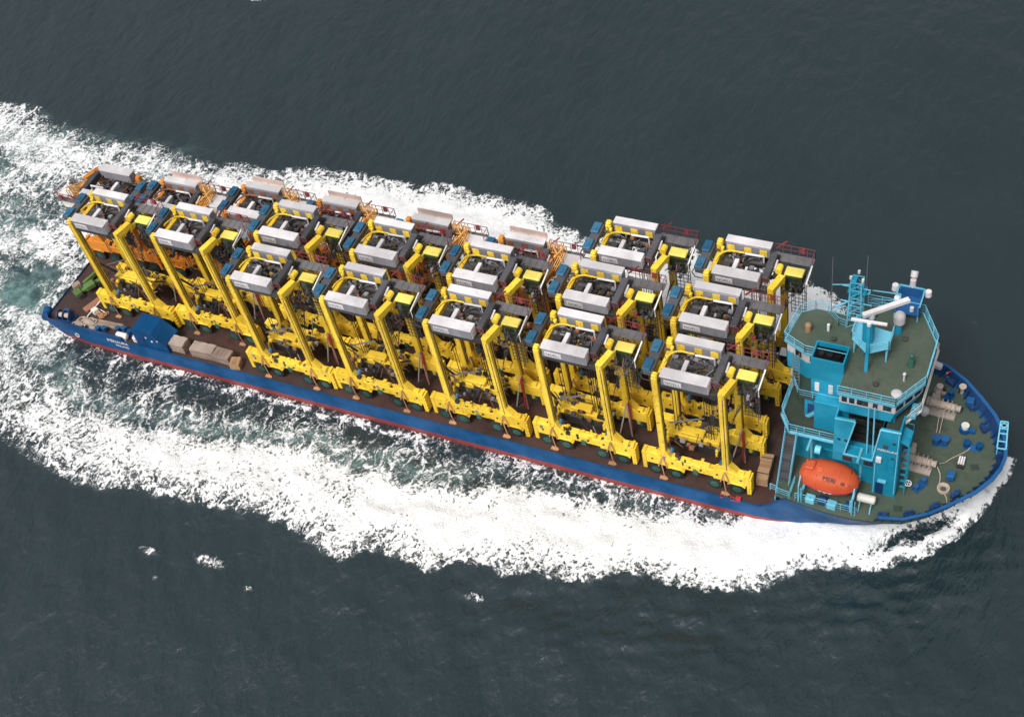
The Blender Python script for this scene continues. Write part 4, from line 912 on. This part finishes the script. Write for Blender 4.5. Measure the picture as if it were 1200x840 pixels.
def straddle(kind):
    body = 'yellow' if kind == 'y' else 'orange'
    r = empty('straddle_carrier', (0, 0, 0), 'x', 'straddle carrier')
    P = lambda n, me, **k: place_mesh(n, me, r, **k)
    P('sill_beam', sill_mesh(body, 0.0, -1)); P('sill_beam', sill_mesh(body, 4.15, 1))
    for rg in (0, 1):
        me = bumper_mesh(body, rg); P('end_bumper', me); P('end_bumper', me, loc=(0, 4.15, 0))
    ty = MB().cyl((0, -.22, 0), (0, .22, 0), .74, 20).cyl((0, -.25, 0), (0, .25, 0), .62, 20).mesh('wheel', 'rubber')
    rm_ = MB().cyl((0, -.27, 0), (0, .27, 0), .42, 14).cyl((0, -.33, 0), (0, .33, 0), .16, 10).mesh('rim', 'green')
    for x in WX:
        for y in (.22, 4.78):
            t_ = P('wheel', ty, loc=(x, y, .75)); place_mesh('rim', rm_, t_)
    # legs
    ll = MB().cbox(-.29, .29, -.34, .34, 3.0, 14.9, .05)
    ll.bar((-.2, -.36, 3.2), (-.2, -.36, 14.4), .06, .05); ll.bar((.31, .1, 3.2), (.31, .1, 14.4), .1, .06, 1); ll.bar((.31, -.15, 3.2), (.31, -.15, 9.4), .06, .05, 1); ll.yprism([(-.7, 3.0), (.7, 3.0), (.29, 3.9), (-.29, 3.9)], -.28, .28)
    ll.cbox(-.27, .27, -.3, .3, 14.9, 15.2, .1)
    lm = ll.mesh('leg', [body, 'dark'])
    rl = MB().cbox(-.31, .31, -.34, .34, 3.0, 14.75, .05); rl.bar((.1, -.345, 3.3), (.1, -.345, 14.3), .07, .03, 1); rl.bar((.32, .05, 3.3), (.32, .05, 14.0), .12, .05, 1); rl.yprism([(-.6, 3.0), (1.3, 3.0), (.36, 4.1), (-.36, 3.9)], -.32, .32)
    rm2 = rl.mesh('leg', [body, 'dark'])
    rm3 = MB().cbox(-.31, .31, -.34, .34, 3.0, 13.7, .05).bar((.32, .05, 3.3), (.32, .05, 13.4), .12, .05, 1).yprism([(-.6, 3.0), (1.3, 3.0), (.36, 4.1), (-.36, 3.9)], -.32, .32).mesh('leg', [body, 'dark'])
    for y in (.42, 4.58):
        P('leg', lm, loc=(2.02, y, 0)); P('leg', rm2 if y < 1 else rm3, loc=(8.15, y, 0))
    P('cross_beam', MB().cbox(1.8, 2.25, .77, 4.23, 13.3, 14.0, .05).mesh('cross_beam', body))
    b = MB(); b.bar((8.15, .05, 14.5), (8.72, 1.95, 14.6), .6, .62); b.bar((8.72, 1.75, 14.2), (8.3, 4.6, 13.3), .5, .5)
    b.bar((8.1, .1, 13.6), (8.62, 1.7, 14.2), .3, .2)
    P('cross_beam', b.mesh('cross_beam', body))
    # upper longitudinal girders and machinery floor
    g_ = MB().cbox(2.4, 7.75, .2, .78, 13.7, 14.35, .04).mesh('top_girder', 'dark' if kind == 'y' else 'rust')
    P('top_girder', g_); P('top_girder', g_, loc=(0, 4.05, 0))
    f_ = MB(); f_.box(2.5, 7.0, .8, 1.9, 13.75, 13.85); f_.box(2.5, 7.0, 3.2, 4.2, 13.75, 13.85); f_.box(2.5, 4.9, 1.9, 3.2, 13.75, 13.85)
    P('machinery_floor', f_.mesh('machinery_floor', 'dark'))
    # machinery houses
    b = MB(); b.cbox(2.72, 6.98, .0, .98, 14.38, 15.5, .03)
    for k in range(1, 4): b.box(2.72 + k * 1.07, 2.76 + k * 1.07, -.025, 0.0, 14.42, 15.46)
    h1 = P('machinery_house', b.mesh('machinery_house', 'housegrey'))
    b = MB(); b.cbox(2.62, 7.02, -.06, 1.04, 15.5, 15.66, .03)
    for x in (3.7, 4.85, 6.0): b.box(x, x + .03, -.05, 1.03, 15.66, 15.68)
    b.cyl((6.6, .5, 15.66), (6.6, .5, 15.72), .1, 8)
    place_mesh('house_roof', b.mesh('house_roof', 'white'), h1)
    place_mesh('end_panel', MB().cbox(6.985, 7.04, .04, .94, 14.42, 15.48, .02).mesh('end_panel', 'white'), h1)
    if kind == 'y':
        place_mesh('name_plate', MB().box(3.02, 4.62, -.06, -.028, 14.62, 15.24).mesh('name_plate', 'white'), h1)
        place_mesh('lettering', text_mesh('plate_lettering', 'NOELL', .46, 'midgrey', .006), h1, (3.12, -.068, 14.74), (PI / 2, 0, 0))
    b = MB(); b.cbox(2.72, 6.98, 4.05, 4.95, 14.38, 15.5, .03)
    h2 = P('machinery_house', b.mesh('machinery_house', 'housegrey'))
    b = MB(); b.cbox(2.66, 7.02, 4.16, 5.02, 15.5, 15.66, .03); place_mesh('house_roof', b.mesh('house_roof', 'white'), h2)
    pm = MB().cbox(-.36, .36, -.05, 0, 14.55, 15.35, .02).mesh('access_panel', 'yellow' if kind == 'y' else 'rust')
    for x in (3.25, 4.85, 6.35): place_mesh('access_panel', pm, h2, (x, 4.045, 0))
    # cooler deck on the aft end
    b = MB(); b.cbox(.7, 1.62, .8, 4.45, 14.2, 14.75, .04); b.box(1.62, 2.7, 1.0, 1.2, 14.3, 14.4); b.box(1.62, 2.7, 3.9, 4.1, 14.3, 14.4)
    c_ = P('cooler_deck', b.mesh('cooler_deck', 'midgrey'))
    cu = MB().cbox(-.4, .4, -.68, .68, 0, .25, .05).cyl((0, -.2, .28), (0, -.2, .34), .2, 10).mesh('cooling_unit', 'coolblue')
    for y in (1.5, 3.75): place_mesh('cooling_unit', cu, c_, (1.02, y, 14.75))
    place_mesh('guard_bar', MB().path([(.7, .85, 14.8), (.45, .7, 14.3), (.9, .3, 14.2), (1.7, .3, 14.2)], .07).mesh('guard_bar', 'dark'), c_)
    # machinery inside the frame
    b = MB(); b.cbox(2.9, 3.7, 1.4, 2.6, 13.85, 14.6, .06); b.cyl((3.0, 2.9, 14.3), (4.3, 2.9, 14.3), .32, 12); b.cbox(5.2, 6.5, 1.2, 1.9, 13.85, 14.4, .05); b.cyl((5.0, 3.4, 14.2), (6.6, 3.4, 14.2), .28, 12)
    b.cyl((4.8, 1.4, 14.5), (4.8, 1.9, 14.5), .25, 10); b.cbox(5.6, 6.4, 2.1, 2.6, 13.7, 14.2, .05)
    P('hoist_machinery', b.mesh('hoist_machinery', 'dark'))
    gv = gear_meshes(11, body)
    for nm_, me_ in zip(('pipework', 'platform_gear', 'hydraulic_gear'), gv): P(nm_, me_)
    b = MB(); b.bar((1.95, 1.0, 7.6), (1.2, 3.2, 3.4), .18); b.bar((1.2, 3.2, 3.4), (1.0, 3.6, 2.8), .18); b.bar((7.6, 1.6, 5.6), (7.3, 3.6, 3.3), .16)
    for k in range(7): b.bar((6.5 + .1 * k, 2.8, 13.7), (6.2 + .16 * k, 2.2 + .1 * k, 5.0 + .5 * (k % 3)), .05)
    for k in range(4): b.bar((9.2 + .12 * k, 1.5, 12.0), (8.5 + .1 * k, 1.2, 8.6 + .5 * k), .05)
    P('hose_loom', b.mesh('hose_loom', 'dark'))
    P('control_box', MB().cbox(4.0, 4.42, 1.6, 2.9, 14.1, 14.9, .05).mesh('control_box', 'white'))
    P('exhaust_tube', MB().cyl((4.85, 3.25, 15.35), (6.6, 3.3, 15.35), .11, 10).cyl((6.6, 3.3, 15.35), (6.6, 3.3, 14.3), .08, 8).mesh('exhaust_tube', 'white'))
    b = MB(); pts = [(2.35 + 1.0 * (1 - math.cos(t_)), 2.0 + 1.6 * math.sin(t_), 14.95) for t_ in [k * PI / 2 / 6 for k in range(7)]]
    for a, c in zip(pts, pts[1:]): b.bar(a, c, .1, .16)
    b.cbox(2.3, 2.6, 3.7, 4.1, 14.3, 15.0, .08); b.bar((3.3, 3.6, 15.0), (4.7, 3.45, 15.2), .12)
    P('cable_guide', b.mesh('cable_guide', 'yellow' if kind == 'y' else 'rust'))
    b = MB(); b.cbox(7.08, 7.72, .9, 4.1, 14.5, 15.3, .06)
    for k in range(6): b.box(7.12, 7.68, 1.0 + k * .5, 1.04 + k * .5, 15.3, 15.33)
    P('electric_cabinet', b.mesh('electric_cabinet', 'midgrey'))
    P('white_pipe', MB().cyl((7.85, 2.5, 14.8), (7.85, 3.5, 15.0), .1, 8).mesh('white_pipe', 'white'))
    b = MB(); b.cbox(7.95, 8.45, 2.6, 3.3, 14.3, 14.75, .1); b.cyl((8.2, 2.45, 14.6), (8.2, 3.25, 14.6), .32, 14)
    P('rope_sheave', b.mesh('rope_sheave', body))
    # cabin
    if kind == 'y':
        b = MB(); b.prism([(8.85, 2.55), (10.35, 2.55), (10.5, 3.75), (8.85, 3.75)], 12.1, 14.0)
        cb = P('operator_cabin', b.mesh('operator_cabin', 'greenglass'))
        place_mesh('cabin_roof', MB().cbox(8.6, 10.4, 2.7, 3.75, 14.0, 14.28, .08).mesh('cabin_roof', 'cabyellow'), cb)
        b = MB()
        for p in ((8.87, 2.57), (10.33, 2.57), (9.6, 2.56)): b.bar((*p, 12.1), (*p, 14.0), .09)
        b.bar((8.85, 2.54, 12.15), (10.35, 2.54, 12.15), .12); b.bar((8.85, 2.54, 12.9), (10.35, 2.54, 12.9), .06); b.bar((10.37, 2.55, 12.9), (10.5, 3.75, 12.9), .06)
        place_mesh('cabin_frame', b.mesh('cabin_frame', 'dark'), cb)
    else:
        b = MB(); b.cbox(8.9, 10.9, 3.0, 4.7, 12.3, 14.2, .06); cb = P('operator_cabin', b.mesh('operator_cabin', 'cream'))
        place_mesh('cabin_roof', MB().cbox(8.8, 11.0, 2.9, 4.8, 14.2, 14.36, .05).mesh('cabin_roof', 'white'), cb)
        b = MB()
        for k in range(8):
            x = 7.2 + k * .22
            b.bar((x, .8 + .1 * k, 14.0), (x + .5, 3.4 + .1 * k, 15.0), .09); b.bar((x + .2, 4.2, 13.4), (x + .1, 4.5, 15.8 + .3 * (k % 3)), .07)
        for k in range(5): b.bar((7.2, 1.0 + k * .75, 14.2 + k * .15), (9.0, 1.2 + k * .75, 14.2 + k * .15), .08)
        b.bar((7.3, .7, 14.5), (9.2, 4.6, 15.6), .11); b.bar((7.6, 4.6, 15.6), (9.3, 3.2, 14.7), .1)
        rail(b, [(7.2, 4.7), (9.2, 4.7)], 14.0, 1.4, .07, .4, 3)
        P('access_stair', b.mesh('access_stair', 'railorange'))
        b = MB(); b.cbox(2.5, 6.6, 5.1, 5.95, 14.75, 14.9, .03); b.box(2.5, 6.6, 5.85, 5.95, 14.9, 15.5); b.box(4.5, 4.56, 5.1, 5.85, 14.9, 15.0)
        P('side_platform', b.mesh('side_platform', 'pink'))
    # platform with maroon railing
    b = MB(); b.box(7.6, 10.9, 4.25, 5.3, 14.05, 14.14); b.box(10.72, 10.9, 1.7, 4.25, 14.05, 14.12); b.box(7.05, 7.6, 4.15, 5.3, 14.1, 14.2)
    for k in range(5): b.box(7.8 + k * .7, 7.88 + k * .7, 4.25, 5.3, 14.14, 14.19)
    P('walkway', b.mesh('walkway', 'grey'))
    b = MB(); rail(b, [(7.1, 5.3), (10.9, 5.3), (10.9, 4.2)], 14.14, 1.1, .05, .8, 2); rail(b, [(7.1, .75), (7.9, .75)], 14.4, .9, .05, .4, 2); b.bar((7.2, 5.3, 14.6), (8.2, 5.5, 15.6), .12); b.box(9.5, 9.9, 5.3, 5.5, 14.5, 15.1)
    P('walkway_railing', b.mesh('walkway_railing', 'maroon'))
    P('grab_rail', MB().bar((11.0, 1.7, 14.4), (11.05, 3.7, 14.9), .12).bar((11.0, 1.75, 13.4), (11.0, 1.75, 14.4), .06).mesh('grab_rail', 'cream'))
    b = MB()
    for k in range(5): b.bar((9.5 + k * .35, 2.3, 13.9), (9.5 + k * .35, 2.3, 9.6), .045)
    for k in range(9): b.bar((9.5, 2.3, 9.7 + k * .5), (10.9, 2.3, 9.7 + k * .5), .045)
    for y in (2.3, 1.8): b.bar((10.9, y, 9.6), (10.9, y, 14.2), .06)
    P('access_ladder', b.mesh('access_ladder', 'dark'))
    # spreader hanging between the legs
    b = MB(); b.cbox(1.75, 6.95, 2.0, 3.0, 3.3, 4.0, .06); b.cbox(1.75, 2.05, 1.6, 3.4, 3.0, 3.4, .05); b.cbox(6.65, 6.95, 1.6, 3.4, 3.0, 3.4, .05); b.cbox(3.2, 5.4, 2.05, 2.95, 4.1, 4.5, .05)
    for x in (1.9, 6.8):
        for y in (1.65, 3.35): b.cbox(x - .12, x + .12, y - .12, y + .12, 2.6, 3.0, .03)
    sp = P('spreader', b.mesh('spreader', body))
    place_mesh('spreader_frame', MB().cbox(2.1, 6.6, 1.95, 3.05, 2.0, 3.18, .05).mesh('spreader_frame', 'dark'), sp)
    b = MB()
    for x in (5.6, 5.85, 6.1, 6.35): b.bar((x, 2.4, 4.0), (x, 2.4, 13.8), .055)
    for x in (2.5, 2.8): b.bar((x, 2.6, 4.0), (x, 2.6, 13.8), .05)
    P('hoist_rope', b.mesh('hoist_rope', 'dark'))
    b = MB(); b.bar((2.3, 1.3, 6.3), (5.6, 1.6, 7.8), .12); P('cable_arm', b.mesh('cable_arm', 'grey'))
    # side gear on the near sill and between
    dm = MB().cyl((0, .62, 3.1), (0, 1.05, 3.35), .3, 10).mesh('drive_motor', 'coolblue')
    for x in (2.6, 7.6): P('drive_motor', dm, loc=(x, 0, 0))
    P('toolbox', MB().cbox(4.95, 5.45, -.12, .04, 1.55, 2.25, .04).mesh('toolbox', 'green'))
    # sea lashings
    lb_ = MB()
    for x in (2.0, 8.1):
        lb_.bar((x, -.06, 3.2), (x - .45, -.16, 1.6), .10); lb_.bar((x, -.06, 3.2), (x + .42, -.16, 1.6), .10)
        lb_.bar((x + .1, -.25, .1), (x - .1, -.18, 1.9), .08); lb_.box(x - .35, x + .35, -.55, -.2, .02, .16); lb_.bar((x + .1, -.3, .3), (x + .45, -.45, .1), .14)
    P('sea_lashing', lb_.mesh('sea_lashing', 'lash'))
    b = MB(); b.bar((8.5, 4.0, 4.6), (7.6, 3.4, .1), .13); b.bar((8.5, 4.0, 4.6), (8.9, 3.4, .1), .13); P('lashing_brace', b.mesh('lashing_brace', 'winch'))
    b = MB(); b.bar((8.6, 4.05, 4.4), (8.75, 3.5, .3), .2); b.cyl((8.6, 4.0, 4.2), (8.65, 3.8, 3.0), .16, 8); P('brace_strut', b.mesh('brace_strut', 'red'))
    return r
Y0 = straddle('y'); O0 = straddle('o')
index_children()
def lower(o):
    for ch in ALLOBJ.get(o.name, []):
        if ch.name.startswith('cooling_unit'): ch.location.z -= 4.2
        elif not ch.name.startswith(('wheel', 'rim')):
            for v in ch.data.vertices:
                if v.co.z > 6 and not ch.data.get('low'): v.co.z -= 4.2
            ch.data['low'] = 1
        lower(ch)
lower(O0)                                                     # the orange machines stand one box lower
for (kind, x, y, lab) in (
    ('y', 73.86, -8.1, 'yellow straddle carrier in the starboard row next to the timber crate, nearest the bow'),
    ('y', 62.44, -7.95, 'yellow straddle carrier in the starboard row, second from the bow end'),
    ('y', 51.1, -8.0, 'yellow straddle carrier in the starboard row, third from the bow end'),
    ('y', 39.72, -8.0, 'yellow straddle carrier in the starboard row, fourth from the bow end'),
    ('y', 28.85, -8.12, 'yellow straddle carrier standing forward of the wooden crates, last of the starboard row'),
    ('y', 17.5, -4.95, 'yellow straddle carrier set inboard, standing behind the row of wooden crates'),
    ('y', 6.75, -5.35, 'yellow straddle carrier nearest the stern, beside the small green machine'),
    ('y', 73.43, -1.6, 'yellow straddle carrier in the middle row, nearest the turquoise funnel'),
    ('y', 62.15, -1.75, 'yellow straddle carrier in the middle row, second from the bow end'),
    ('y', 50.8, -2.0, 'yellow straddle carrier in the middle row, third from the bow end'),
    ('y', 39.72, -1.55, 'yellow straddle carrier in the middle row, fourth from the bow end'),
    ('y', 28.48, -1.8, 'yellow straddle carrier in the middle row, nearest the stern'),
    ('y', 74.47, 4.7, 'yellow straddle carrier in the port row, nearest the bow and wheelhouse'),
    ('y', 63.33, 4.35, 'yellow straddle carrier in the port row with open sea foam showing aft of it'),
    ('o', 9.7, 1.9, 'orange straddle carrier with a white cabin, second from the stern'),
    ('o', 0, 0, 'orange straddle carrier facing aft with its white cabin over the stern edge'),
    ('o', 19.8, 3.4, 'orange straddle carrier with pale side platform, third from the stern'),
    ('o', 29.6, 3.45, 'orange straddle carrier with pale side platform, fourth from the stern'),
    ('o', 40.6, 3.45, 'orange straddle carrier with pale side platform, fifth from the stern'),
    ('o', 51.4, 3.45, 'orange straddle carrier with pale side platform, nearest the bow of its kind')):
    src = Y0 if kind == 'y' else O0
    if 'used' not in src: o = src; src['used'] = 1
    else: o = copy_tree(src)
    o.location = (x, y, DECK); o.rotation_euler = (0, 0, random.uniform(-.004, .004))
    o['label'] = lab; o['group'] = 'yellow straddle carriers on the cargo deck' if kind == 'y' else 'orange straddle carriers along the port side'
    if 'over the stern' in lab: o.location = (10.4, 6.7, DECK); o.rotation_euler = (0, 0, PI)
VAR = [gear_meshes(k, 'yellow') for k in (23, 37, 41, 59)]
rv = random.Random(5)
for o in list(bpy.data.objects):                              # no two carriers quite alike
    if o.get('category') == 'straddle carrier' and o['group'].startswith('yellow'):
        sh = rv.uniform(-.25, .7); k = rv.randrange(4)
        index_children() if not ALLOBJ.get(o.name) else None
        for ch in ALLOBJ.get(o.name, []):
            base = ch.name.split('.')[0]
            if base in ('pipework', 'platform_gear', 'hydraulic_gear'): ch.data = VAR[k][('pipework', 'platform_gear', 'hydraulic_gear').index(base)]
            elif base == 'spreader': ch.location.z = sh
            elif base == 'cable_arm': ch.location.z = rv.uniform(-.6, .8); ch.location.x = rv.uniform(-.2, .4)
            elif base in ('lashing_brace', 'brace_strut'): ch.location.y = rv.uniform(-.25, .15)
            elif base == 'walkway_railing' : ch.location.z = 0
for o in (Y0, O0): del o['used']
for o in bpy.data.objects:                                    # fittings too small to pick apart, joined in one part
    if o.name.split('.')[0] in ('pipework', 'platform_gear', 'hydraulic_gear', 'hose_loom', 'hoist_rope', 'access_stair', 'access_ladder', 'hoist_machinery', 'sea_lashing', 'walkway_railing', 'guard_bar'): o['kind'] = 'stuff'

# ------------------------------------------------------------------ loose gear on the stern and sides of the cargo deck
r = empty('blue_deckhouse', (13.7, -8.8, DECK), 'blue steel deck shelter with sloped end by the starboard edge', 'shelter')
b = MB(); b.yprism([(0, 0), (4.3, 0), (4.3, 1.3), (2.75, 2.9), (.1, 2.9), (0, 2.8)], 0, 2.4); b.build('shell', 'hullblue', r)
for (x, z) in ((1.75, 1.95), (2.4, 1.5), (3.2, 1.75)): MB().cyl((x, -.04, z), (x, 0.0, z), .13, 10).build('porthole', 'white', r)
b = MB(); b.bar((0, -.03, 2.86), (2.75, -.03, 2.9), .07); b.bar((2.75, -.03, 2.9), (4.3, -.03, 1.3), .07); b.build('edge_trim', 'deepblue', r)
MB().bar((0, 2.4, 2.9), (2.75, 2.4, 2.9), .1).build('edge_trim', 'deepblue', r)
MB().cbox(.6, 1.3, -.05, 0, .1, 1.9, .02).build('door', 'deepblue', r)
for (x, y, L, Wd, H, a, lab) in ((18.5, -7.75, 2.6, 1.3, 1.25, 0.0, 'weathered pale crate right beside the blue shelter'),
                                 (22.2, -7.75, 2.9, 1.25, 1.2, .03, 'long weathered pale crate in the middle of the crate row'),
                                 (24.75, -7.75, 2.1, 1.2, 1.15, -.03, 'weathered pale crate, third in the row from the blue shelter'),
                                 (26.6, -8.2, 1.1, 1.1, .9, .25, 'small brown crate at the forward end of the crate row')):
    r = empty('wooden_crate', (x, y, DECK), lab, 'crate', 'wooden crates along the starboard edge', a)
    mat = 'wood' if 'pale' in lab else 'crate'
    MB().box(-L / 2 + .03, L / 2 - .03, -Wd / 2 + .03, Wd / 2 - .03, .05, H - .04).build('crate_core', mat, r)
    nb = max(3, int(L / .45)); bm_ = MB().cbox(-.2, .2, -Wd / 2, Wd / 2, -.03, .03, .01).mesh('board', mat)
    for k in range(nb):
        q = place_mesh('board', bm_, r, (-L / 2 + (k + .5) * L / nb, random.uniform(-.03, .03), H + random.uniform(-.01, .03)), (random.uniform(-.02, .02), 0, random.uniform(-.03, .03))); q.scale.x = L / nb / .43
    sb = MB().cbox(-L / 2, L / 2, -.03, .03, -.14, .14, .01).mesh('side_board', mat)
    for y_ in (-Wd / 2, Wd / 2):
        for k in range(3): place_mesh('side_board', sb, r, (random.uniform(-.03, .03), y_, .2 + k * (H - .3) / 2))
    for x_ in (-L / 2, L / 2): MB().cbox(x_ - .04, x_ + .04, -Wd / 2, Wd / 2, .05, H - .02, .01).build('end_board', mat, r)
    if 'middle' in lab or 'beside' in lab:
        b = MB(); vs = []; fs = []
        for i in range(9):
            for j in range(5): vs.append((-L / 2 + i * L / 8, -Wd / 2 - .03 + j * (Wd + .06) / 4, H + .09 + .05 * math.sin(i * 2.1 + j * 1.7)))
        for i in range(8):
            for j in range(4): fs.append((i * 5 + j, i * 5 + j + 1, (i + 1) * 5 + j + 1, (i + 1) * 5 + j))
        b.add(vs, fs, 0, True); b.build('tarpaulin', 'canvas', r)
r = empty('timber_crate', (84.9, -5.2, DECK), 'tan crate of stacked timber between the last carrier and the stair', 'crate', rotz=.06)
MB().box(-.5, .5, -1.45, 1.45, .05, 1.2).build('timber_core', 'crate', r)
tm2 = MB().cbox(-.55, .55, -.15, .15, -.07, .07, .015).mesh('plank', 'crate')
for k in range(9): place_mesh('plank', tm2, r, (random.uniform(-.04, .04), -1.3 + k * .325, 1.28 + random.uniform(-.03, .05)), (0, 0, random.uniform(-.04, .04)))
for k in range(3): MB().cbox(-.56, .56, -1.5, -1.44, .15 + k * .38, .42 + k * .38, .01).build('side_board', 'crate', r)
for y_ in (-.9, .9): MB().box(-.58, .58, y_ - .04, y_ + .04, 1.4, 1.43).build('strap', 'dark', r)
# small green machine
r = empty('green_machine', (2.6, -2.9, DECK), 'small bright green deck machine with boom near the stern edge', 'machine', rotz=math.radians(62)); r.scale = (.82, .82, .82)
MB().cbox(-2.2, 2.2, -.35, .35, .4, .75, .05).build('chassis', 'lime', r)
MB().cbox(-.7, .9, -1.0, .1, .6, 1.5, .15).build('engine_cover', 'lime', r)
MB().cbox(-2.3, -1.2, -.6, .7, .3, 1.0, .12).build('counterweight', 'lime', r)
b = MB(); b.bar((-.4, .35, 1.3), (2.9, .45, 1.9), .4, .4); b.bar((2.6, .42, 1.8), (3.1, .45, .9), .3); b.build('boom', 'lime', r)
MB().cbox(-1.9, -.7, .5, 1.4, .5, 1.5, .08).build('seat_box', 'wood', r)
for x in (-1.6, 1.5):
    for y in (-.85, .85): MB().cyl((x, y - .14, .42), (x, y + .14, .42), .42, 14).build('wheel', 'rubber', r)
r = empty('steel_hatch', (4.9, -4.3, DECK), 'rusty red steel frame with pale lashing poles beside the green machine', 'hatch', rotz=math.radians(68))
MB().cbox(-2.0, 2.0, -.45, .45, 0, .35, .05).build('frame', 'rust', r)
b = MB(); b.bar((-2.2, -1.0, .2), (1.9, -.7, 1.2), .1); b.bar((-2.2, -1.0, .2), (-3.4, -2.0, .1), .1); b.bar((-.8, -.9, .2), (-.6, -2.3, .2), .08); b.build('lashing_pole', 'cream', r)
MB().cbox(-1.6, -.9, -1.6, -.9, 0, .7, .06).build('white_drum', 'cream', r)
r = empty('lashing_bin', (6.6, -6.0, DECK), 'orange rusty pile of lashing chains at the foot of the stern carrier', 'lashing gear')
b = MB()
for k in range(9): a = random.random() * 6; b.torus((random.uniform(-.5, .5), random.uniform(-.4, .4), .1 + .05 * (k % 4)), .22, .05, 10, 4)
b.bar((-.7, .3, .1), (.5, -.4, .4), .1); b.build('chain_pile', 'lash', r)
# stern mooring winch, ropes and rollers
r = empty('stern_winch', (2.6, -7.7, DECK), 'dark blue mooring winch at the starboard stern corner', 'winch', rotz=.1)
MB().box(-1.1, 1.1, -.6, .6, 0, .15).build('bedplate', 'deepblue', r)
MB().cyl((-.8, 0, .65), (.8, 0, .65), .3, 12).build('drum', 'rope', r)
for x in (-.85, -.1, .75): MB().cyl((x, 0, .65), (x + .1, 0, .65), .58, 14).build('flange', 'deepblue', r)
MB().cbox(-.5, .2, .35, .9, .15, .8, .05).build('gearbox', 'hullblue', r)
r = empty('rope_heap', (5.6, -7.9, DECK), 'pale heap of mooring rope and canvas ahead of the stern winch', 'rope')
b = MB()
for k in range(14): b.torus((random.uniform(-1.3, 1.3), random.uniform(-.5, .5), .1 + .09 * (k % 5)), random.uniform(.3, .55), .09, 16, 5)
b.build('coil', 'rope', r)
b = MB(); b.ball((.2, .3, .2), .9, .5, .5, 12, 6); b.ball((-.9, -.2, .2), .6, .5, .45, 12, 6); b.ball((1.2, -.3, .15), .6, .4, .4, 12, 6); b.build('canvas_cover', 'canvas', r)
r = empty('timber_baulk', (8.3, -7.2, DECK), 'long pale timber baulks lying inboard of the rope heap', 'timber', rotz=.04)
for k in range(3): MB().cbox(-1.9, 1.9, -.36 + k * .27, -.12 + k * .27, 0, .28, .02).build('baulk', 'wood', r)
r = empty('roller_fairlead', (-.5, -7.6, 1.2), 'blue ribbed roller fender at the starboard stern corner', 'roller', rotz=.5)
for k in range(5): MB().cyl((0, -.75 + k * .3, .25), (0, -.52 + k * .3, .25), .55, 14).build('roller', 'hullblue', r)
MB().cyl((0, -.9, .25), (0, .85, .25), .2, 8).build('shaft', 'deepblue', r); MB().box(0, .7, -.8, .8, -.4, .1).build('bracket', 'deepblue', r)
for i, (x, y, lab) in enumerate(((8.1, -8.2, 'blue twin bollard at the forward end of the rope heap'), (10.5, -7.55, 'blue twin bollard inboard of the white cylinder'), (12.2, -7.55, 'blue twin bollard just aft of the blue shelter'))):
    q = bollards((x, y, DECK), lab, .3, .4, .7, .26); q['group'] = 'blue bollards on the stern'
o = MB().cyl((-.65, 0, .5), (.65, 0, .5), .36, 14).ball((-.65, 0, .5), .1, .34, .34).ball((.65, 0, .5), .1, .34, .34).box(-.5, .5, -.3, .3, 0, .2).build('white_canister', 'cream', None, (11.2, -8.35, DECK), .03); tag(o, 'white cylinder canister on the stern deck aft of the shelter', 'canister')
o = MB().cbox(-.25, .25, -.25, .25, 0, .8, .08).cyl((0, 0, .8), (0, 0, .95), .15, 10).build('white_cowl', 'white', None, (13.0, -8.3, DECK)); tag(o, 'small white cowl box against the aft wall of the blue shelter', 'vent')
r = empty('red_lashing_gear', (82.6, -8.75, DECK), 'red lashing gear heap on the deck edge by the forward carrier', 'lashing gear', rotz=.05)
b = MB()
for k in range(6): b.torus((-.8 + k * .32, random.uniform(-.15, .15), .1), .2, .05, 10, 4)
b.build('chain_pile', 'red', r); MB().cbox(.5, 1.0, -.25, .2, 0, .35, .05).build('shackle_box', 'red', r)
